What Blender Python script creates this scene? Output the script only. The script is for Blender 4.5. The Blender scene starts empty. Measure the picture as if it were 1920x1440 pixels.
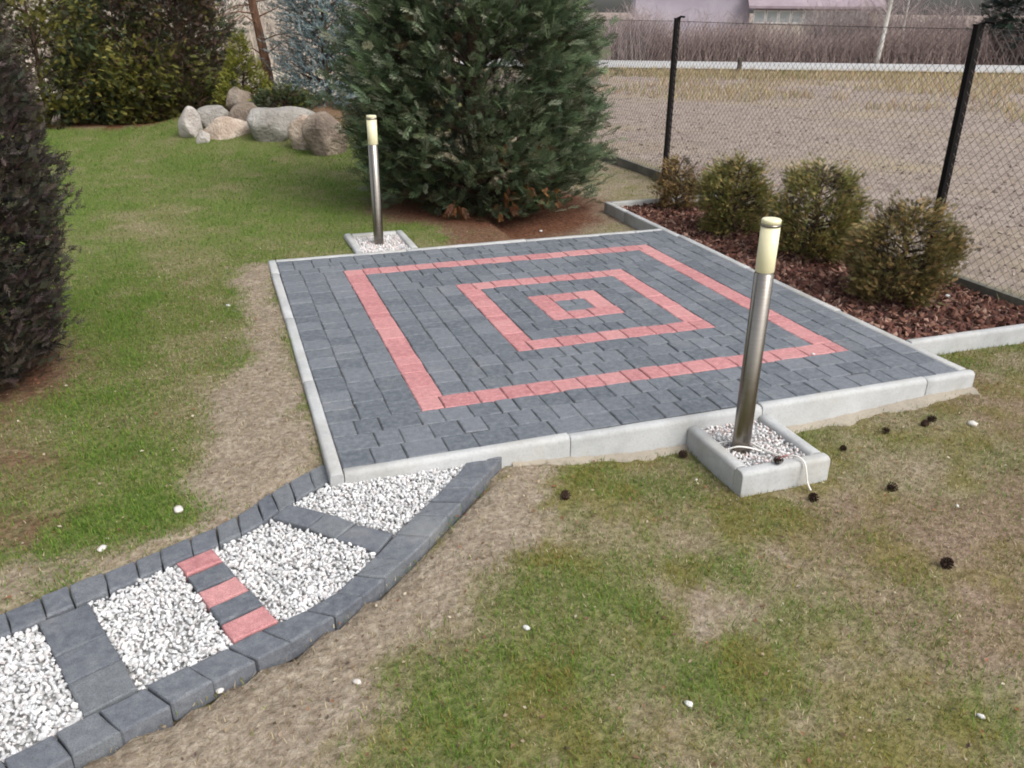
import bpy, math, random
import numpy as np
from mathutils import Matrix, Vector

random.seed(7)
rng = np.random.default_rng(11)
sc = bpy.context.scene
col = sc.collection
R = math.radians

# ------------------------------------------------------------------ camera
cam_d = bpy.data.cameras.new('camera')
cam = bpy.data.objects.new('camera', cam_d)
col.objects.link(cam)
sc.camera = cam
cam_d.sensor_width = 36.0
cam_d.lens = 29.17
cam_d.clip_start = 0.05
cam_d.clip_end = 2000
PITCH, ROLL, YAW = 0.4229, 0.0073, -0.3376
cam.matrix_world = (Matrix.Translation((-2.0324, -4.6983, 1.728)) @ Matrix.Rotation(YAW, 4, 'Z')
                    @ Matrix.Rotation(math.pi / 2 - PITCH, 4, 'X') @ Matrix.Rotation(ROLL, 4, 'Z'))

# ------------------------------------------------------------------ sky, sun, exposure
SUN_EL, SUN_ROT = 48, 150
w = bpy.data.worlds.new('World')
sc.world = w
w.use_nodes = True
nt = w.node_tree
bg = nt.nodes['Background']
sky = nt.nodes.new('ShaderNodeTexSky')
sky.sky_type = 'NISHITA'
sky.sun_disc = False
sky.sun_elevation = R(SUN_EL)
sky.sun_rotation = R(SUN_ROT)
sky.air_density = 1.2
sky.dust_density = 4.0
hs = nt.nodes.new('ShaderNodeHueSaturation')       # cloud cover: greyer than a clear sky
hs.inputs['Saturation'].default_value = 0.30
nt.links.new(sky.outputs[0], hs.inputs['Color'])
nt.links.new(hs.outputs[0], bg.inputs[0])
bg.inputs[1].default_value = 0.13
sd = bpy.data.lights.new('sun', 'SUN')
sd.energy = 1.1
sd.angle = R(35)
sd.color = (1.0, 0.97, 0.93)
so = bpy.data.objects.new('sun', sd)
col.objects.link(so)
a, e = R(SUN_ROT), R(SUN_EL)
tosun = Vector((math.sin(a) * math.cos(e), math.cos(a) * math.cos(e), math.sin(e)))
so.rotation_euler = tosun.to_track_quat('Z', 'Y').to_euler()
so.location = (0, 0, 30)
vs = sc.view_settings
vs.view_transform = 'Standard'
vs.look = 'None'
vs.exposure = 0.80
vs.gamma = 1
vs.use_curve_mapping = False
sc.cycles.filter_width = 1.9
sc.cycles.max_bounces = 6

# ------------------------------------------------------------------ helpers
def tag(o, label=None, cat=None, group=None, kind=None):
    if label: o['label'] = label
    if cat: o['category'] = cat
    if group: o['group'] = group
    if kind: o['kind'] = kind
    return o

def link(name, me, mat=None, parent=None, loc=None, rot=None):
    o = bpy.data.objects.new(name, me)
    col.objects.link(o)
    if mat is not None and me is not None and not me.materials:
        me.materials.append(mat)
    if parent is not None: o.parent = parent
    if loc is not None: o.location = loc
    if rot is not None: o.rotation_euler = rot
    return o

def empty(name, loc=(0, 0, 0), rz=0):
    o = bpy.data.objects.new(name, None)
    col.objects.link(o)
    o.location = loc
    o.rotation_euler = (0, 0, rz)
    o.empty_display_size = 0.1
    return o

def fast(name, V, F, smooth=False, attrs=None):
    """mesh from arrays: V (n,3), F (m,k); attrs {name: (n,3) colours or (n,) floats}"""
    V = np.asarray(V, np.float32); F = np.asarray(F, np.int32)
    m, k = F.shape
    me = bpy.data.meshes.new(name)
    me.vertices.add(len(V)); me.vertices.foreach_set('co', V.ravel())
    me.loops.add(m * k); me.loops.foreach_set('vertex_index', F.ravel())
    me.polygons.add(m)
    me.polygons.foreach_set('loop_start', np.arange(0, m * k, k, dtype=np.int32))
    me.polygons.foreach_set('use_smooth', np.full(m, smooth))
    me.update(calc_edges=True)
    for nme, A in (attrs or {}).items():
        A = np.asarray(A, np.float32)
        if A.ndim == 2:
            at = me.attributes.new(nme, 'FLOAT_COLOR', 'POINT')
            at.data.foreach_set('color', np.c_[A, np.ones(len(A))].astype(np.float32).ravel())
        else:
            at = me.attributes.new(nme, 'FLOAT', 'POINT')
            at.data.foreach_set('value', A)
    return me

def mesh(name, V, F, smooth=False):
    me = bpy.data.meshes.new(name)
    me.from_pydata([tuple(map(float, v)) for v in V], [], [tuple(int(i) for i in f) for f in F])
    if smooth:
        for p in me.polygons: p.use_smooth = True
    me.update()
    return me

class MB:
    """collects shapes into one mesh"""
    def __init__(s): s.V = []; s.F = []
    def add(s, V, F):
        n = len(s.V); s.V += [tuple(v) for v in V]; s.F += [tuple(i + n for i in f) for f in F]
    def box(s, x0, x1, y0, y1, z0, z1):
        s.add([(x0, y0, z0), (x1, y0, z0), (x1, y1, z0), (x0, y1, z0), (x0, y0, z1), (x1, y0, z1), (x1, y1, z1), (x0, y1, z1)],
              [(3, 2, 1, 0), (4, 5, 6, 7), (0, 1, 5, 4), (1, 2, 6, 5), (2, 3, 7, 6), (3, 0, 4, 7)])
    def tube(s, pts, rad, n=6, cap=True):
        pts = [Vector(p) for p in pts]
        if not hasattr(rad, '__len__'): rad = [rad] * len(pts)
        V = []; F = []
        ref = Vector((0.13, 0.2, 0.97))
        for i, p in enumerate(pts):
            d = (pts[min(i + 1, len(pts) - 1)] - pts[max(i - 1, 0)]).normalized()
            u = d.cross(ref)
            if u.length < 0.05: u = d.cross(Vector((1, 0, 0)))
            u.normalize(); v = d.cross(u)
            for k in range(n):
                t = 2 * math.pi * k / n
                V.append(p + float(rad[i]) * (math.cos(t) * u + math.sin(t) * v))
        for i in range(len(pts) - 1):
            for k in range(n):
                F.append((i * n + k, i * n + (k + 1) % n, (i + 1) * n + (k + 1) % n, (i + 1) * n + k))
        if cap:
            F.append(tuple(range(n - 1, -1, -1))); F.append(tuple((len(pts) - 1) * n + k for k in range(n)))
        s.add(V, F)
    def lathe(s, prof, n=32, c=(0, 0)):
        V = []; F = []
        for r, z in prof:
            for k in range(n):
                t = 2 * math.pi * k / n
                V.append((c[0] + r * math.cos(t), c[1] + r * math.sin(t), z))
        for i in range(len(prof) - 1):
            for k in range(n):
                F.append((i * n + k, i * n + (k + 1) % n, (i + 1) * n + (k + 1) % n, (i + 1) * n + k))
        s.add(V, F)
    def build(s, name, mat, parent=None, smooth=False, loc=None, rot=None):
        return link(name, mesh(name, s.V, s.F, smooth), mat, parent, loc, rot)

def hsh(i, j, seed):
    n = (i * 374761393 + j * 668265263 + seed * 1442695041) & 0x7fffffff
    n = ((n ^ (n >> 13)) * 1274126177) & 0x7fffffff
    return ((n ^ (n >> 16)) & 0xffff) / 65535.0
def vnoise(x, y, seed=0):
    x = np.asarray(x, float); y = np.asarray(y, float)
    i = np.floor(x).astype(np.int64); j = np.floor(y).astype(np.int64)
    f = x - i; g = y - j
    f = f * f * (3 - 2 * f); g = g * g * (3 - 2 * g)
    return (hsh(i, j, seed) * (1 - f) + hsh(i + 1, j, seed) * f) * (1 - g) + (hsh(i, j + 1, seed) * (1 - f) + hsh(i + 1, j + 1, seed) * f) * g
def fbm(x, y, seed=0, oct=4):
    s = 0; a = 0.5
    for o in range(oct):
        s = s + a * vnoise(x * 2 ** o, y * 2 ** o, seed + o * 17); a *= 0.5
    return s / (1 - 0.5 ** oct)
def sstep(x, a, b):
    t = np.clip((x - a) / (b - a), 0, 1)
    return t * t * (3 - 2 * t)
def inpoly(x, y, P):
    x = np.asarray(x, float); y = np.asarray(y, float)
    c = np.zeros(x.shape, bool); n = len(P)
    for i in range(n):
        (xi, yi), (xj, yj) = P[i], P[i - 1]
        if yi == yj: continue
        c ^= ((yi > y) != (yj > y)) & (x < (xj - xi) * (y - yi) / (yj - yi) + xi)
    return c

# ------------------------------------------------------------------ materials
class NM:
    def __init__(s, name, rough=0.8, spec=0.3):
        s.m = bpy.data.materials.new(name); s.m.use_nodes = True
        s.t = s.m.node_tree; s.b = s.t.nodes['Principled BSDF']
        s.b.inputs['Roughness'].default_value = rough
        s.b.inputs['Specular IOR Level'].default_value = spec
        s.out = s.t.nodes['Material Output']
    def n(s, kind, **kw):
        o = s.t.nodes.new(kind)
        for k, v in kw.items(): setattr(o, k, v)
        return o
    def l(s, a, b): s.t.links.new(a, b)
    def coord(s, kind='Object'):
        return s.n('ShaderNodeTexCoord').outputs[kind]
    def pos(s): return s.n('ShaderNodeNewGeometry').outputs['Position']
    def noise(s, vec, scale, detail=4, rough=0.6, out='Fac'):
        o = s.n('ShaderNodeTexNoise'); o.inputs['Scale'].default_value = scale
        o.inputs['Detail'].default_value = detail; o.inputs['Roughness'].default_value = rough
        if vec is not None: s.l(vec, o.inputs['Vector'])
        return o.outputs[out]
    def ramp(s, fac, stops):
        o = s.n('ShaderNodeValToRGB'); el = o.color_ramp.elements
        while len(el) < len(stops): el.new(0.5)
        for e, (p, c) in zip(el, stops): e.position = p; e.color = tuple(c) + (1,) if len(c) == 3 else c
        s.l(fac, o.inputs[0]); return o.outputs[0]
    def mix(s, fac, a, b, mode='MIX'):
        o = s.n('ShaderNodeMix', data_type='RGBA', blend_type=mode)
        if isinstance(fac, (int, float)): o.inputs[0].default_value = fac
        else: s.l(fac, o.inputs[0])
        for x, i in ((a, 6), (b, 7)):
            if isinstance(x, tuple): o.inputs[i].default_value = x + (1,)
            else: s.l(x, o.inputs[i])
        return o.outputs[2]
    def math(s, op, a, b=None, clamp=False):
        o = s.n('ShaderNodeMath', operation=op, use_clamp=clamp)
        for x, i in ((a, 0), (b, 1)):
            if x is None: continue
            if isinstance(x, (int, float)): o.inputs[i].default_value = x
            else: s.l(x, o.inputs[i])
        return o.outputs[0]
    def attr(s, name, out='Color'):
        o = s.n('ShaderNodeAttribute'); o.attribute_name = name; return o.outputs[out]
    def rnd(s): return s.n('ShaderNodeObjectInfo').outputs['Random']
    def base(s, c):
        if isinstance(c, tuple): s.b.inputs['Base Color'].default_value = c + (1,)
        else: s.l(c, s.b.inputs['Base Color'])
    def bump(s, h, strength=0.4, dist=0.01):
        o = s.n('ShaderNodeBump'); o.inputs['Strength'].default_value = strength; o.inputs['Distance'].default_value = dist
        s.l(h, o.inputs['Height']); s.l(o.outputs[0], s.b.inputs['Normal'])

def mat_paver(name, c0, c1, c2):
    k = NM(name, 0.78, 0.25)
    p = k.pos()
    r = k.math('FRACT', k.math('ADD', k.rnd(), k.attr('pv', 'Fac')))
    base = k.ramp(r, [(0, c0), (0.5, c1), (1, c2)])
    n1 = k.noise(p, 34, 5)
    n2 = k.noise(p, 260, 3)
    c = k.mix(k.math('MULTIPLY', k.math('SUBTRACT', n1, 0.36, True), 1.5, True), base, tuple(x * 1.55 + .01 for x in c2))
    c = k.mix(k.math('MULTIPLY', k.math('SUBTRACT', n2, 0.42, True), 2.2, True), c, tuple(x * 0.5 for x in c0))
    # pale lime bloom and sand swept over the stones
    bl = k.noise(p, 3.1, 6, 0.7)
    c = k.mix(k.math('MULTIPLY', k.math('SUBTRACT', bl, 0.56, True), 1.3), c, (0.36, 0.35, 0.33))
    k.base(c)
    k.bump(k.math('ADD', k.noise(p, 160, 4), k.math('MULTIPLY', n1, 1.5)), 0.35, 0.004)
    return k.m
M_paver = mat_paver('charcoal_paver', (0.088, 0.101, 0.117), (0.122, 0.136, 0.154), (0.162, 0.172, 0.192))
M_pathpaver = mat_paver('path_paver', (0.092, 0.100, 0.120), (0.122, 0.130, 0.150), (0.145, 0.156, 0.166))
M_red = mat_paver('red_paver', (0.36, 0.150, 0.155), (0.43, 0.190, 0.195), (0.47, 0.235, 0.230))

def mat_concrete(name, c=(0.43, 0.435, 0.435), stain=0.8):
    k = NM(name, 0.85, 0.2); p = k.pos()
    n1 = k.noise(p, 5, 6, 0.65); n2 = k.noise(p, 90, 3)
    cc = k.ramp(n1, [(0.3, tuple(x * 0.78 for x in c)), (0.55, c), (0.75, tuple(min(1, x * 1.12) for x in c))])
    cc = k.mix(k.math('MULTIPLY', k.math('SUBTRACT', n2, 0.5, True), 1.6), cc, tuple(x * 0.55 for x in c))
    d = k.noise(p, 1.7, 5, 0.7)
    cc = k.mix(k.math('MULTIPLY', k.math('SUBTRACT', d, 0.5, True), stain * 3), cc, (0.30, 0.27, 0.20))
    k.base(cc); k.bump(k.math('ADD', n2, n1), 0.3, 0.004)
    return k.m
M_kerb = mat_concrete('kerb_concrete')
M_haunch = mat_concrete('haunch_concrete', (0.31, 0.275, 0.225), 1.0)
M_slab = mat_concrete('weathered_slab', (0.13, 0.125, 0.105), 1.0)

k = NM('jointing_sand', 0.95, 0.1)
k.base(k.ramp(k.noise(k.pos(), 60, 3), [(0.3, (0.03, 0.03, 0.03)), (0.7, (0.09, 0.085, 0.08))])); M_sand = k.m

k = NM('white_marble_chips', 0.55, 0.4)
c = k.mix(k.noise(k.pos(), 70, 3), k.attr('col'), (0.54, 0.54, 0.54)); k.base(c); M_gravel = k.m
k = NM('gravel_bedding', 0.95, 0.1); k.base(k.ramp(k.noise(k.pos(), 120, 3), [(0.3, (0.22, 0.22, 0.22)), (0.7, (0.50, 0.50, 0.49))])); M_gravelbed = k.m

def mat_foliage(name, rough=0.62, trans=0.22, spec=0.3):
    k = NM(name, rough, spec)
    c = k.attr('col'); k.base(c)
    t = k.n('ShaderNodeBsdfTranslucent'); k.l(c, t.inputs[0])
    mx = k.n('ShaderNodeMixShader'); mx.inputs[0].default_value = trans
    k.l(k.b.outputs[0], mx.inputs[1]); k.l(t.outputs[0], mx.inputs[2]); k.l(mx.outputs[0], k.out.inputs[0])
    return k.m
M_leaf = mat_foliage('foliage')
M_grass = mat_foliage('grass_blades', 0.7, 0.3, 0.2)
def mat_bark(name, a, b, scale=18):
    k = NM(name, 0.9, 0.15); p = k.pos()
    mp = k.n('ShaderNodeMapping'); mp.inputs['Scale'].default_value = (1, 1, 0.25); k.l(p, mp.inputs[0])
    n = k.noise(mp.outputs[0], scale, 5, 0.7)
    k.base(k.ramp(n, [(0.35, a), (0.65, b)])); k.bump(n, 0.8, 0.02); return k.m
M_bark = mat_bark('conifer_bark', (0.035, 0.024, 0.018), (0.10, 0.062, 0.042))
M_pinebark = mat_bark('pine_bark', (0.06, 0.035, 0.025), (0.22, 0.12, 0.075))
M_birch = mat_bark('birch_bark', (0.30, 0.28, 0.25), (0.60, 0.57, 0.53), 6)
M_twig = mat_bark('bare_twigs', (0.20, 0.145, 0.135), (0.36, 0.28, 0.26), 3)
k = NM('bark_chip', 0.85, 0.2); k.base(k.attr('col')); M_chip = k.m
k = NM('pine_cone_scale', 0.8, 0.2); k.base(k.ramp(k.noise(k.pos(), 150, 2), [(0.3, (0.022, 0.013, 0.010)), (0.7, (0.075, 0.045, 0.032))])); M_cone = k.m

def mat_stone(name, a, b, c):
    k = NM(name, 0.85, 0.2); p = k.coord()
    n = k.noise(p, 3.2, 6, 0.65); n2 = k.noise(p, 26, 4)
    cc = k.ramp(n, [(0.32, a), (0.52, b), (0.7, c)])
    cc = k.mix(k.math('MULTIPLY', k.math('SUBTRACT', n2, 0.5, True), 2.0), cc, tuple(x * 0.45 for x in a))
    k.base(cc); k.bump(k.math('ADD', n, k.math('MULTIPLY', n2, 0.6)), 0.9, 0.06); return k.m

k = NM('brushed_steel', 0.27, 0.5); k.b.inputs['Metallic'].default_value = 1.0
mp = k.n('ShaderNodeMapping'); mp.inputs['Scale'].default_value = (1, 1, 60); k.l(k.coord(), mp.inputs[0])
n = k.noise(mp.outputs[0], 9, 3)
k.base(k.ramp(n, [(0.3, (0.23, 0.205, 0.18)), (0.7, (0.31, 0.285, 0.255))])); k.bump(n, 0.08, 0.002); M_steel = k.m
k = NM('cream_diffuser', 0.35, 0.5); k.base((0.74, 0.69, 0.46)); k.b.inputs['Subsurface Weight'].default_value = 0.3
k.b.inputs['Subsurface Radius'].default_value = (0.02, 0.016, 0.01); M_diff = k.m
k = NM('fence_post_paint', 0.7, 0.15); k.base(k.ramp(k.noise(k.pos(), 25, 3), [(0.3, (0.005, 0.004, 0.004)), (0.7, (0.010, 0.008, 0.008))])); M_post = k.m
k = NM('fence_wire', 0.55, 0.4); k.base((0.060, 0.050, 0.047)); M_wire = k.m
k = NM('white_cable', 0.5, 0.4); k.base((0.78, 0.75, 0.70)); M_cable = k.m
k = NM('window_glass', 0.12, 0.5); k.base((0.40, 0.46, 0.46)); M_glass = k.m
k = NM('white_frame', 0.5, 0.4); k.base((0.72, 0.72, 0.70)); M_white = k.m
k = NM('lavender_render', 0.9, 0.2); k.base(k.ramp(k.noise(k.pos(), 0.6, 4), [(0.3, (0.38, 0.34, 0.40)), (0.7, (0.47, 0.43, 0.48))])); M_lav = k.m
k = NM('plum_roof', 0.8, 0.3); k.base(k.ramp(k.noise(k.pos(), 2, 4), [(0.3, (0.24, 0.19, 0.215)), (0.7, (0.32, 0.26, 0.285))])); M_roof = k.m
k = NM('beige_render', 0.9, 0.2); k.base((0.50, 0.44, 0.37)); M_beige = k.m
k = NM('weathered_wood', 0.9, 0.2); k.base((0.08, 0.065, 0.055)); M_wood = k.m
k = NM('pale_road', 0.9, 0.2)
k.base(k.ramp(k.noise(k.pos(), 0.7, 5), [(0.3, (0.34, 0.335, 0.33)), (0.7, (0.44, 0.435, 0.43))])); M_road = k.m

# ------------------------------------------------------------------ layout numbers (metres; patio top is z = 0)
S = 0.12
PX0, PX1, PY0, PY1 = -14.21 * S, 12.97 * S, -13.77 * S, 13.23 * S      # paved area
KW = 0.058                                                              # kerb width
FX = 2.92                                                               # fence line
PATH_Z = -0.036
BED_Y0, BED_Y1 = -1.20, 2.765
# path edges from the patio outwards (outer left, inner left, inner right, outer right)
LO = [(-1.735, -1.50), (-1.904, -1.610), (-2.0, -1.692), (-2.09, -1.795), (-2.18, -1.858), (-2.254, -1.896), (-2.364, -1.945), (-2.48, -1.997), (-2.578, -2.043), (-2.682, -2.085), (-2.797, -2.135), (-2.90, -2.18), (-3.02, -2.235), (-3.14, -2.29)]
LI = [(-1.735, -1.650), (-1.918, -1.785), (-2.003, -1.872), (-2.124, -1.962), (-2.221, -2.006), (-2.325, -2.050), (-2.437, -2.104), (-2.535, -2.153), (-2.653, -2.205), (-2.753, -2.250), (-2.847, -2.292), (-2.97, -2.35), (-3.09, -2.405)]
RI = [(-1.10, -1.60), (-1.20, -1.72), (-1.339, -1.887), (-1.421, -1.967), (-1.493, -2.037), (-1.58, -2.127), (-1.664, -2.224), (-1.814, -2.383), (-1.902, -2.445), (-2.007, -2.487), (-2.108, -2.522), (-2.183, -2.555), (-2.314, -2.612), (-2.442, -2.662), (-2.539, -2.708), (-2.64, -2.755), (-2.757, -2.803), (-2.88, -2.86), (-2.98, -2.91)]
RO = [(-0.955, -1.63), (-1.089, -1.785), (-1.26, -1.968), (-1.329, -2.037), (-1.41, -2.128), (-1.485, -2.213), (-1.604, -2.320), (-1.767, -2.462), (-1.878, -2.535), (-1.976, -2.592), (-2.087, -2.637), (-2.18, -2.677), (-2.297, -2.728), (-2.389, -2.772), (-2.516, -2.828), (-2.605, -2.866), (-2.72, -2.92), (-2.84, -2.975), (-2.94, -3.02)]
PATH_POLY = LO + RO[::-1]
def polyat(P, t):
    """point at fraction t (0..1) of the polyline's length"""
    P = [Vector(p) for p in P]
    d = [0]
    for i in range(len(P) - 1): d.append(d[-1] + (P[i + 1] - P[i]).length)
    s = t * d[-1]
    for i in range(len(P) - 1):
        if s <= d[i + 1] or i == len(P) - 2:
            f = (s - d[i]) / max(1e-9, d[i + 1] - d[i]); return P[i].lerp(P[i + 1], f)
CENTRE = [((polyat(LO, t) + polyat(RO, t)) * 0.5) for t in np.linspace(0, 1, 12)]

BOX = (-0.115, 0.333, -2.172, PY0 - KW - 0.002)     # lamp box by the front kerb

FB = (-1.10, -0.60, PY1 + KW + .002, 2.24)          # lamp box behind the back kerb

# ------------------------------------------------------------------ ground
def right_of_path(x, y):
    """1 in front / right of the path and patio, 0 on the lawn's left side"""
    # signed side of the path's centre line, extended both ways
    P = [Vector((-12, -6.2))] + [c.copy() for c in CENTRE[::-1]] + [Vector((-1.35, -1.5)), Vector((-1.0, 0.0)), Vector((0.0, 1.2)), Vector((0.3, 1.9)), Vector((0.9, 40))]
    X = np.asarray(x, float); Y = np.asarray(y, float)
    best = np.full(X.shape, 1e9); sgn = np.zeros(X.shape)
    for i in range(len(P) - 1):
        ax, ay = P[i]; bx, by = P[i + 1]
        dx, dy = bx - ax, by - ay
        t = np.clip(((X - ax) * dx + (Y - ay) * dy) / (dx * dx + dy * dy), 0, 1)
        qx, qy = ax + t * dx, ay + t * dy
        d = np.hypot(X - qx, Y - qy)
        s = np.sign(dx * (Y - ay) - dy * (X - ax))
        m = d < best - 1e-9
        best = np.where(m, d, best); sgn = np.where(m, s, sgn)
    return best * -sgn        # + on the right
def gz(x, y):
    x = np.asarray(x, float); y = np.asarray(y, float)
    sd_ = right_of_path(x, y)
    zl = -0.047 + 0.028 * sstep(y, -1.75, -1.1) - 0.01 * sstep(y, 1.6, 3.0)
    zr = -0.074 - 0.076 * sstep(x, -1.25, -0.25) + 0.048 * sstep(x, 0.5, 1.5)
    z = zl + (zr - zl) * sstep(sd_, -0.10, 0.12)
    z = z + 0.016 * (fbm(x * 1.3, y * 1.3, 3, 4) - 0.5) * sstep(np.hypot(x, y), 1.5, 3)
    z = z + 0.010 * (fbm(x * 7, y * 7, 5, 3) - 0.5)
    # rock garden mound
    z = z + 0.42 * np.exp(-(((x + 0.9) / 1.7) ** 2 + ((y - 9.7) / 1.7) ** 2) ** 1.5)
    inside = ((x > PX0 - 0.03) & (x < PX1 + 0.03) & (y > PY0 - 0.03) & (y < PY1 + 0.03))
    z = np.where(inside, -0.15, z)
    pth = inpoly(x, y, [(p[0], p[1]) for p in PATH_POLY])
    z = np.where(pth, np.minimum(z, -0.115), z)
    bed = (x > 1.58) & (x < FX) & (y > BED_Y0) & (y < BED_Y1)
    z = np.where(bed, -0.075 + 0.012 * (fbm(x * 4, y * 4, 8, 3) - .5), z)
    bx = ((x > BOX[0]) & (x < BOX[1]) & (y > BOX[2]) & (y < BOX[3])) | ((x > FB[0] + .02) & (x < FB[1] - .02) & (y > FB[2]) & (y < FB[3] - .02))
    z = np.where(bx, -0.155, z)
    fld = sstep(x, FX + 0.3, FX + 2.0)
    z = z + fld * 0.05 * (fbm(x * 2.2, y * 2.2, 9, 4) - 0.5)
    return z

ZONE = dict(
    tanL=[(-2.03, 1.59), (-1.75, 1.6), (-1.75, -1.51), (-1.88, -1.6), (-2.14, -1.86), (-2.35, -1.9), (-2.25, -1.47), (-2.15, -0.81), (-2.02, 0.43)],
    tanR=[(-0.95, -1.58), (-0.7, -1.74), (-0.89, -2.05), (-1.09, -2.26), (-1.38, -2.52), (-1.63, -2.71), (-1.75, -2.9), (-1.93, -3.05), (-1.99, -3.13), (-2.63, -2.91), (-2.54, -2.76), (-2.3, -2.6), (-1.96, -2.45), (-1.73, -2.3), (-1.42, -2.08), (-1.12, -1.76)],
    tanPL=[(-3.05, -1.88), (-2.92, -1.9), (-2.58, -1.88), (-2.33, -1.74), (-2.12, -1.81), (-2.4, -1.97), (-2.7, -2.08), (-2.87, -2.18), (-2.98, -2.22)],
    rust=[(-3.5, -0.35), (-3.16, -0.54), (-2.85, -0.98), (-2.7, -1.62), (-2.82, -1.86), (-3.3, -1.82)],
    brownR=[(-0.02, -2.15), (0.40, -2.10), (0.6, -1.72), (1.26, -1.63), (1.87, -1.53), (2.48, -1.49), (2.6, -2.6), (0.42, -3.22), (0.19, -2.99), (0.15, -2.61), (0.13, -2.44)],
    patch=[(-0.74, -2.62), (-0.54, -2.62), (-0.5, -2.79), (-0.71, -3.05), (-0.84, -2.98), (-0.8, -2.78)],
    brownL=[(-3.06, 3.86), (-2.46, 4.17), (-2.07, 1.99), (-2.1, 0.07), (-2.21, -1.53), (-2.42, -1.46), (-2.51, -0.28), (-2.52, 1.54)],
    rustHedge=[(-14, 16.02), (-4.74, 15.42), (-2.3, 12.9), (-2.35, 9.9), (-4.28, 10.62), (-6.02, 10.9), (-14, 11)],
)
def zones(x, y):
    """grass cover 0..1, greenness 0..1, rust litter 0..1, field 0..1, pale dry far ground 0..1"""
    x = np.asarray(x, float); y = np.asarray(y, float)
    n1 = fbm(x * 2.1, y * 2.1, 21, 4); n2 = fbm(x * 5.5, y * 5.5, 33, 4); n3 = fbm(x * 0.9, y * 0.9, 41, 3)
    wx = x + 0.32 * (fbm(x * 4, y * 4, 51, 3) - 0.5); wy = y + 0.32 * (fbm(x * 4, y * 4, 61, 3) - 0.5)
    n5 = fbm(x * 15, y * 15, 35, 3)
    cov = np.clip(0.80 + 0.8 * (n1 - 0.5) + 1.3 * (n2 - 0.5) + 1.4 * (n5 - .5), 0, 1)
    left = (right_of_path(x, y) < 0)
    cov = np.where(left, np.clip(.45 * cov + 0.60, 0, 1), cov)
    green = np.clip(0.50 + 1.3 * (n2 - 0.5) + 0.8 * (n1 - .5) + 1.3 * (n5 - .5), 0, 1)
    green = np.where(left, np.clip(.75 * green + 0.40, 0, 1), green)
    for zn, cv, gr in (('tanL', 0.03, .3), ('tanR', 0.05, .3), ('tanPL', 0.12, .3), ('brownR', 0.55, .5), ('patch', 0.10, .2)):
        m = inpoly(wx, wy, ZONE[zn])
        cov = np.where(m, cov * cv + 0.5 * cv * n2, cov); green = np.where(m, green * gr, green)
    m = inpoly(wx, wy, ZONE['brownL']); green = np.where(m, green * 0.66, green); cov = np.where(m, cov * 0.85, cov)
    rust = np.zeros(x.shape)
    rust = np.where(inpoly(wx, wy, ZONE['rust']), np.clip(0.15 + 2.2 * (n2 - .42), 0, .8), rust)
    rust = np.where(inpoly(wx, wy, ZONE['rustHedge']), 1.0, rust)
    d = np.hypot((wx - 0.52), (wy - 3.3))
    rust = np.maximum(rust, 1 - sstep(d, .95, 1.4))
    rust = np.maximum(rust, .8 * ((wx > -.30) & (wx < .75) & (wy > 1.6) & (wy < 2.6)))
    d2 = np.hypot((wx + 3.6), (wy + 0.05)); rust = np.maximum(rust, 0.9 * (1 - sstep(d2, 0.55, 0.85)))
    d3 = np.hypot((wx + 0.9) / 1.5, (wy - 9.9) / 1.9); rust = np.maximum(rust, 0.7 * (1 - sstep(d3, 0.9, 1.15)))
    # dry strip between big conifer, bed and fence
    m = (wx > 0.9) & (wx < FX + .3) & (wy > 1.85) & (wy < 9)
    cov = np.where(m, cov * 0.45, cov); green = np.where(m, green * 0.6, green)
    cov = cov * (1 - 0.9 * rust)
    fld = sstep(wx - FX, 0.15, 0.6)
    bed = (x > 1.58) & (x < FX) & (y > BED_Y0) & (y < BED_Y1)
    cov = np.where(bed, 0, cov)
    cov = cov * (1 - fld)
    far = sstep(wy - 0.25 * np.abs(wx), 13.5, 15.5) * (wx < FX)
    cov = cov * (1 - far)
    return cov, green, np.clip(rust, 0, 1), fld, far

def axis(fine0, fine1, step, lo, hi, grow=1.16):
    v = list(np.arange(fine0, fine1 + 1e-6, step)); s = step
    while v[-1] < hi: s *= grow; v.append(v[-1] + s)
    s = step
    while v[0] > lo: s *= grow; v.insert(0, v[0] - s)
    return np.array(v)
gx = axis(-3.5, 3.1, 0.05, -900, 900, 1.2); gy = axis(-3.8, 2.9, 0.05, -600, 1200, 1.07)
GX, GY = np.meshgrid(gx, gy, indexing='ij')
gX, gY = GX.ravel(), GY.ravel()
gZ = gz(gX, gY)
_z = [zones(gX + rng.normal(0, .05, len(gX)) * (np.abs(gX) < 6), gY + rng.normal(0, .05, len(gX)) * (np.abs(gY) < 6)) for _ in range(4)]
cov, green, rust, fld, far = [sum(z_[i] for z_ in _z) / 4 for i in range(5)]
nx, ny = len(gx), len(gy)
idx = np.arange(nx * ny).reshape(nx, ny)
F = np.stack([idx[:-1, :-1], idx[1:, :-1], idx[1:, 1:], idx[:-1, 1:]], -1).reshape(-1, 4)
mossy = .8 * sstep(fbm(gX * 4.6, gY * 4.6, 71, 5), .46, .72) * (right_of_path(gX, gY) > 0) * sstep(cov, .2, .5)
redd = sstep(fbm(gX * 1.9, gY * 1.9, 83, 4), .50, .64) * sstep(gX, -.9, .4) * (gY < -1.2)
me = fast('ground', np.c_[gX, gY, gZ], F, True, dict(cov=cov, green=green, rust=rust, fld=fld, far=far, mossy=mossy, redd=redd))
k = NM('ground_soil', 0.95, 0.1)
p = k.pos()
nA, nB, nC = k.noise(p, 3.0, 6, 0.65), k.noise(p, 38, 5, 0.7), k.noise(p, 11, 5, 0.7)
soil = k.ramp(nB, [(0.28, (0.155, 0.118, 0.085)), (0.5, (0.305, 0.250, 0.190)), (0.72, (0.46, 0.40, 0.32))])
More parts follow.
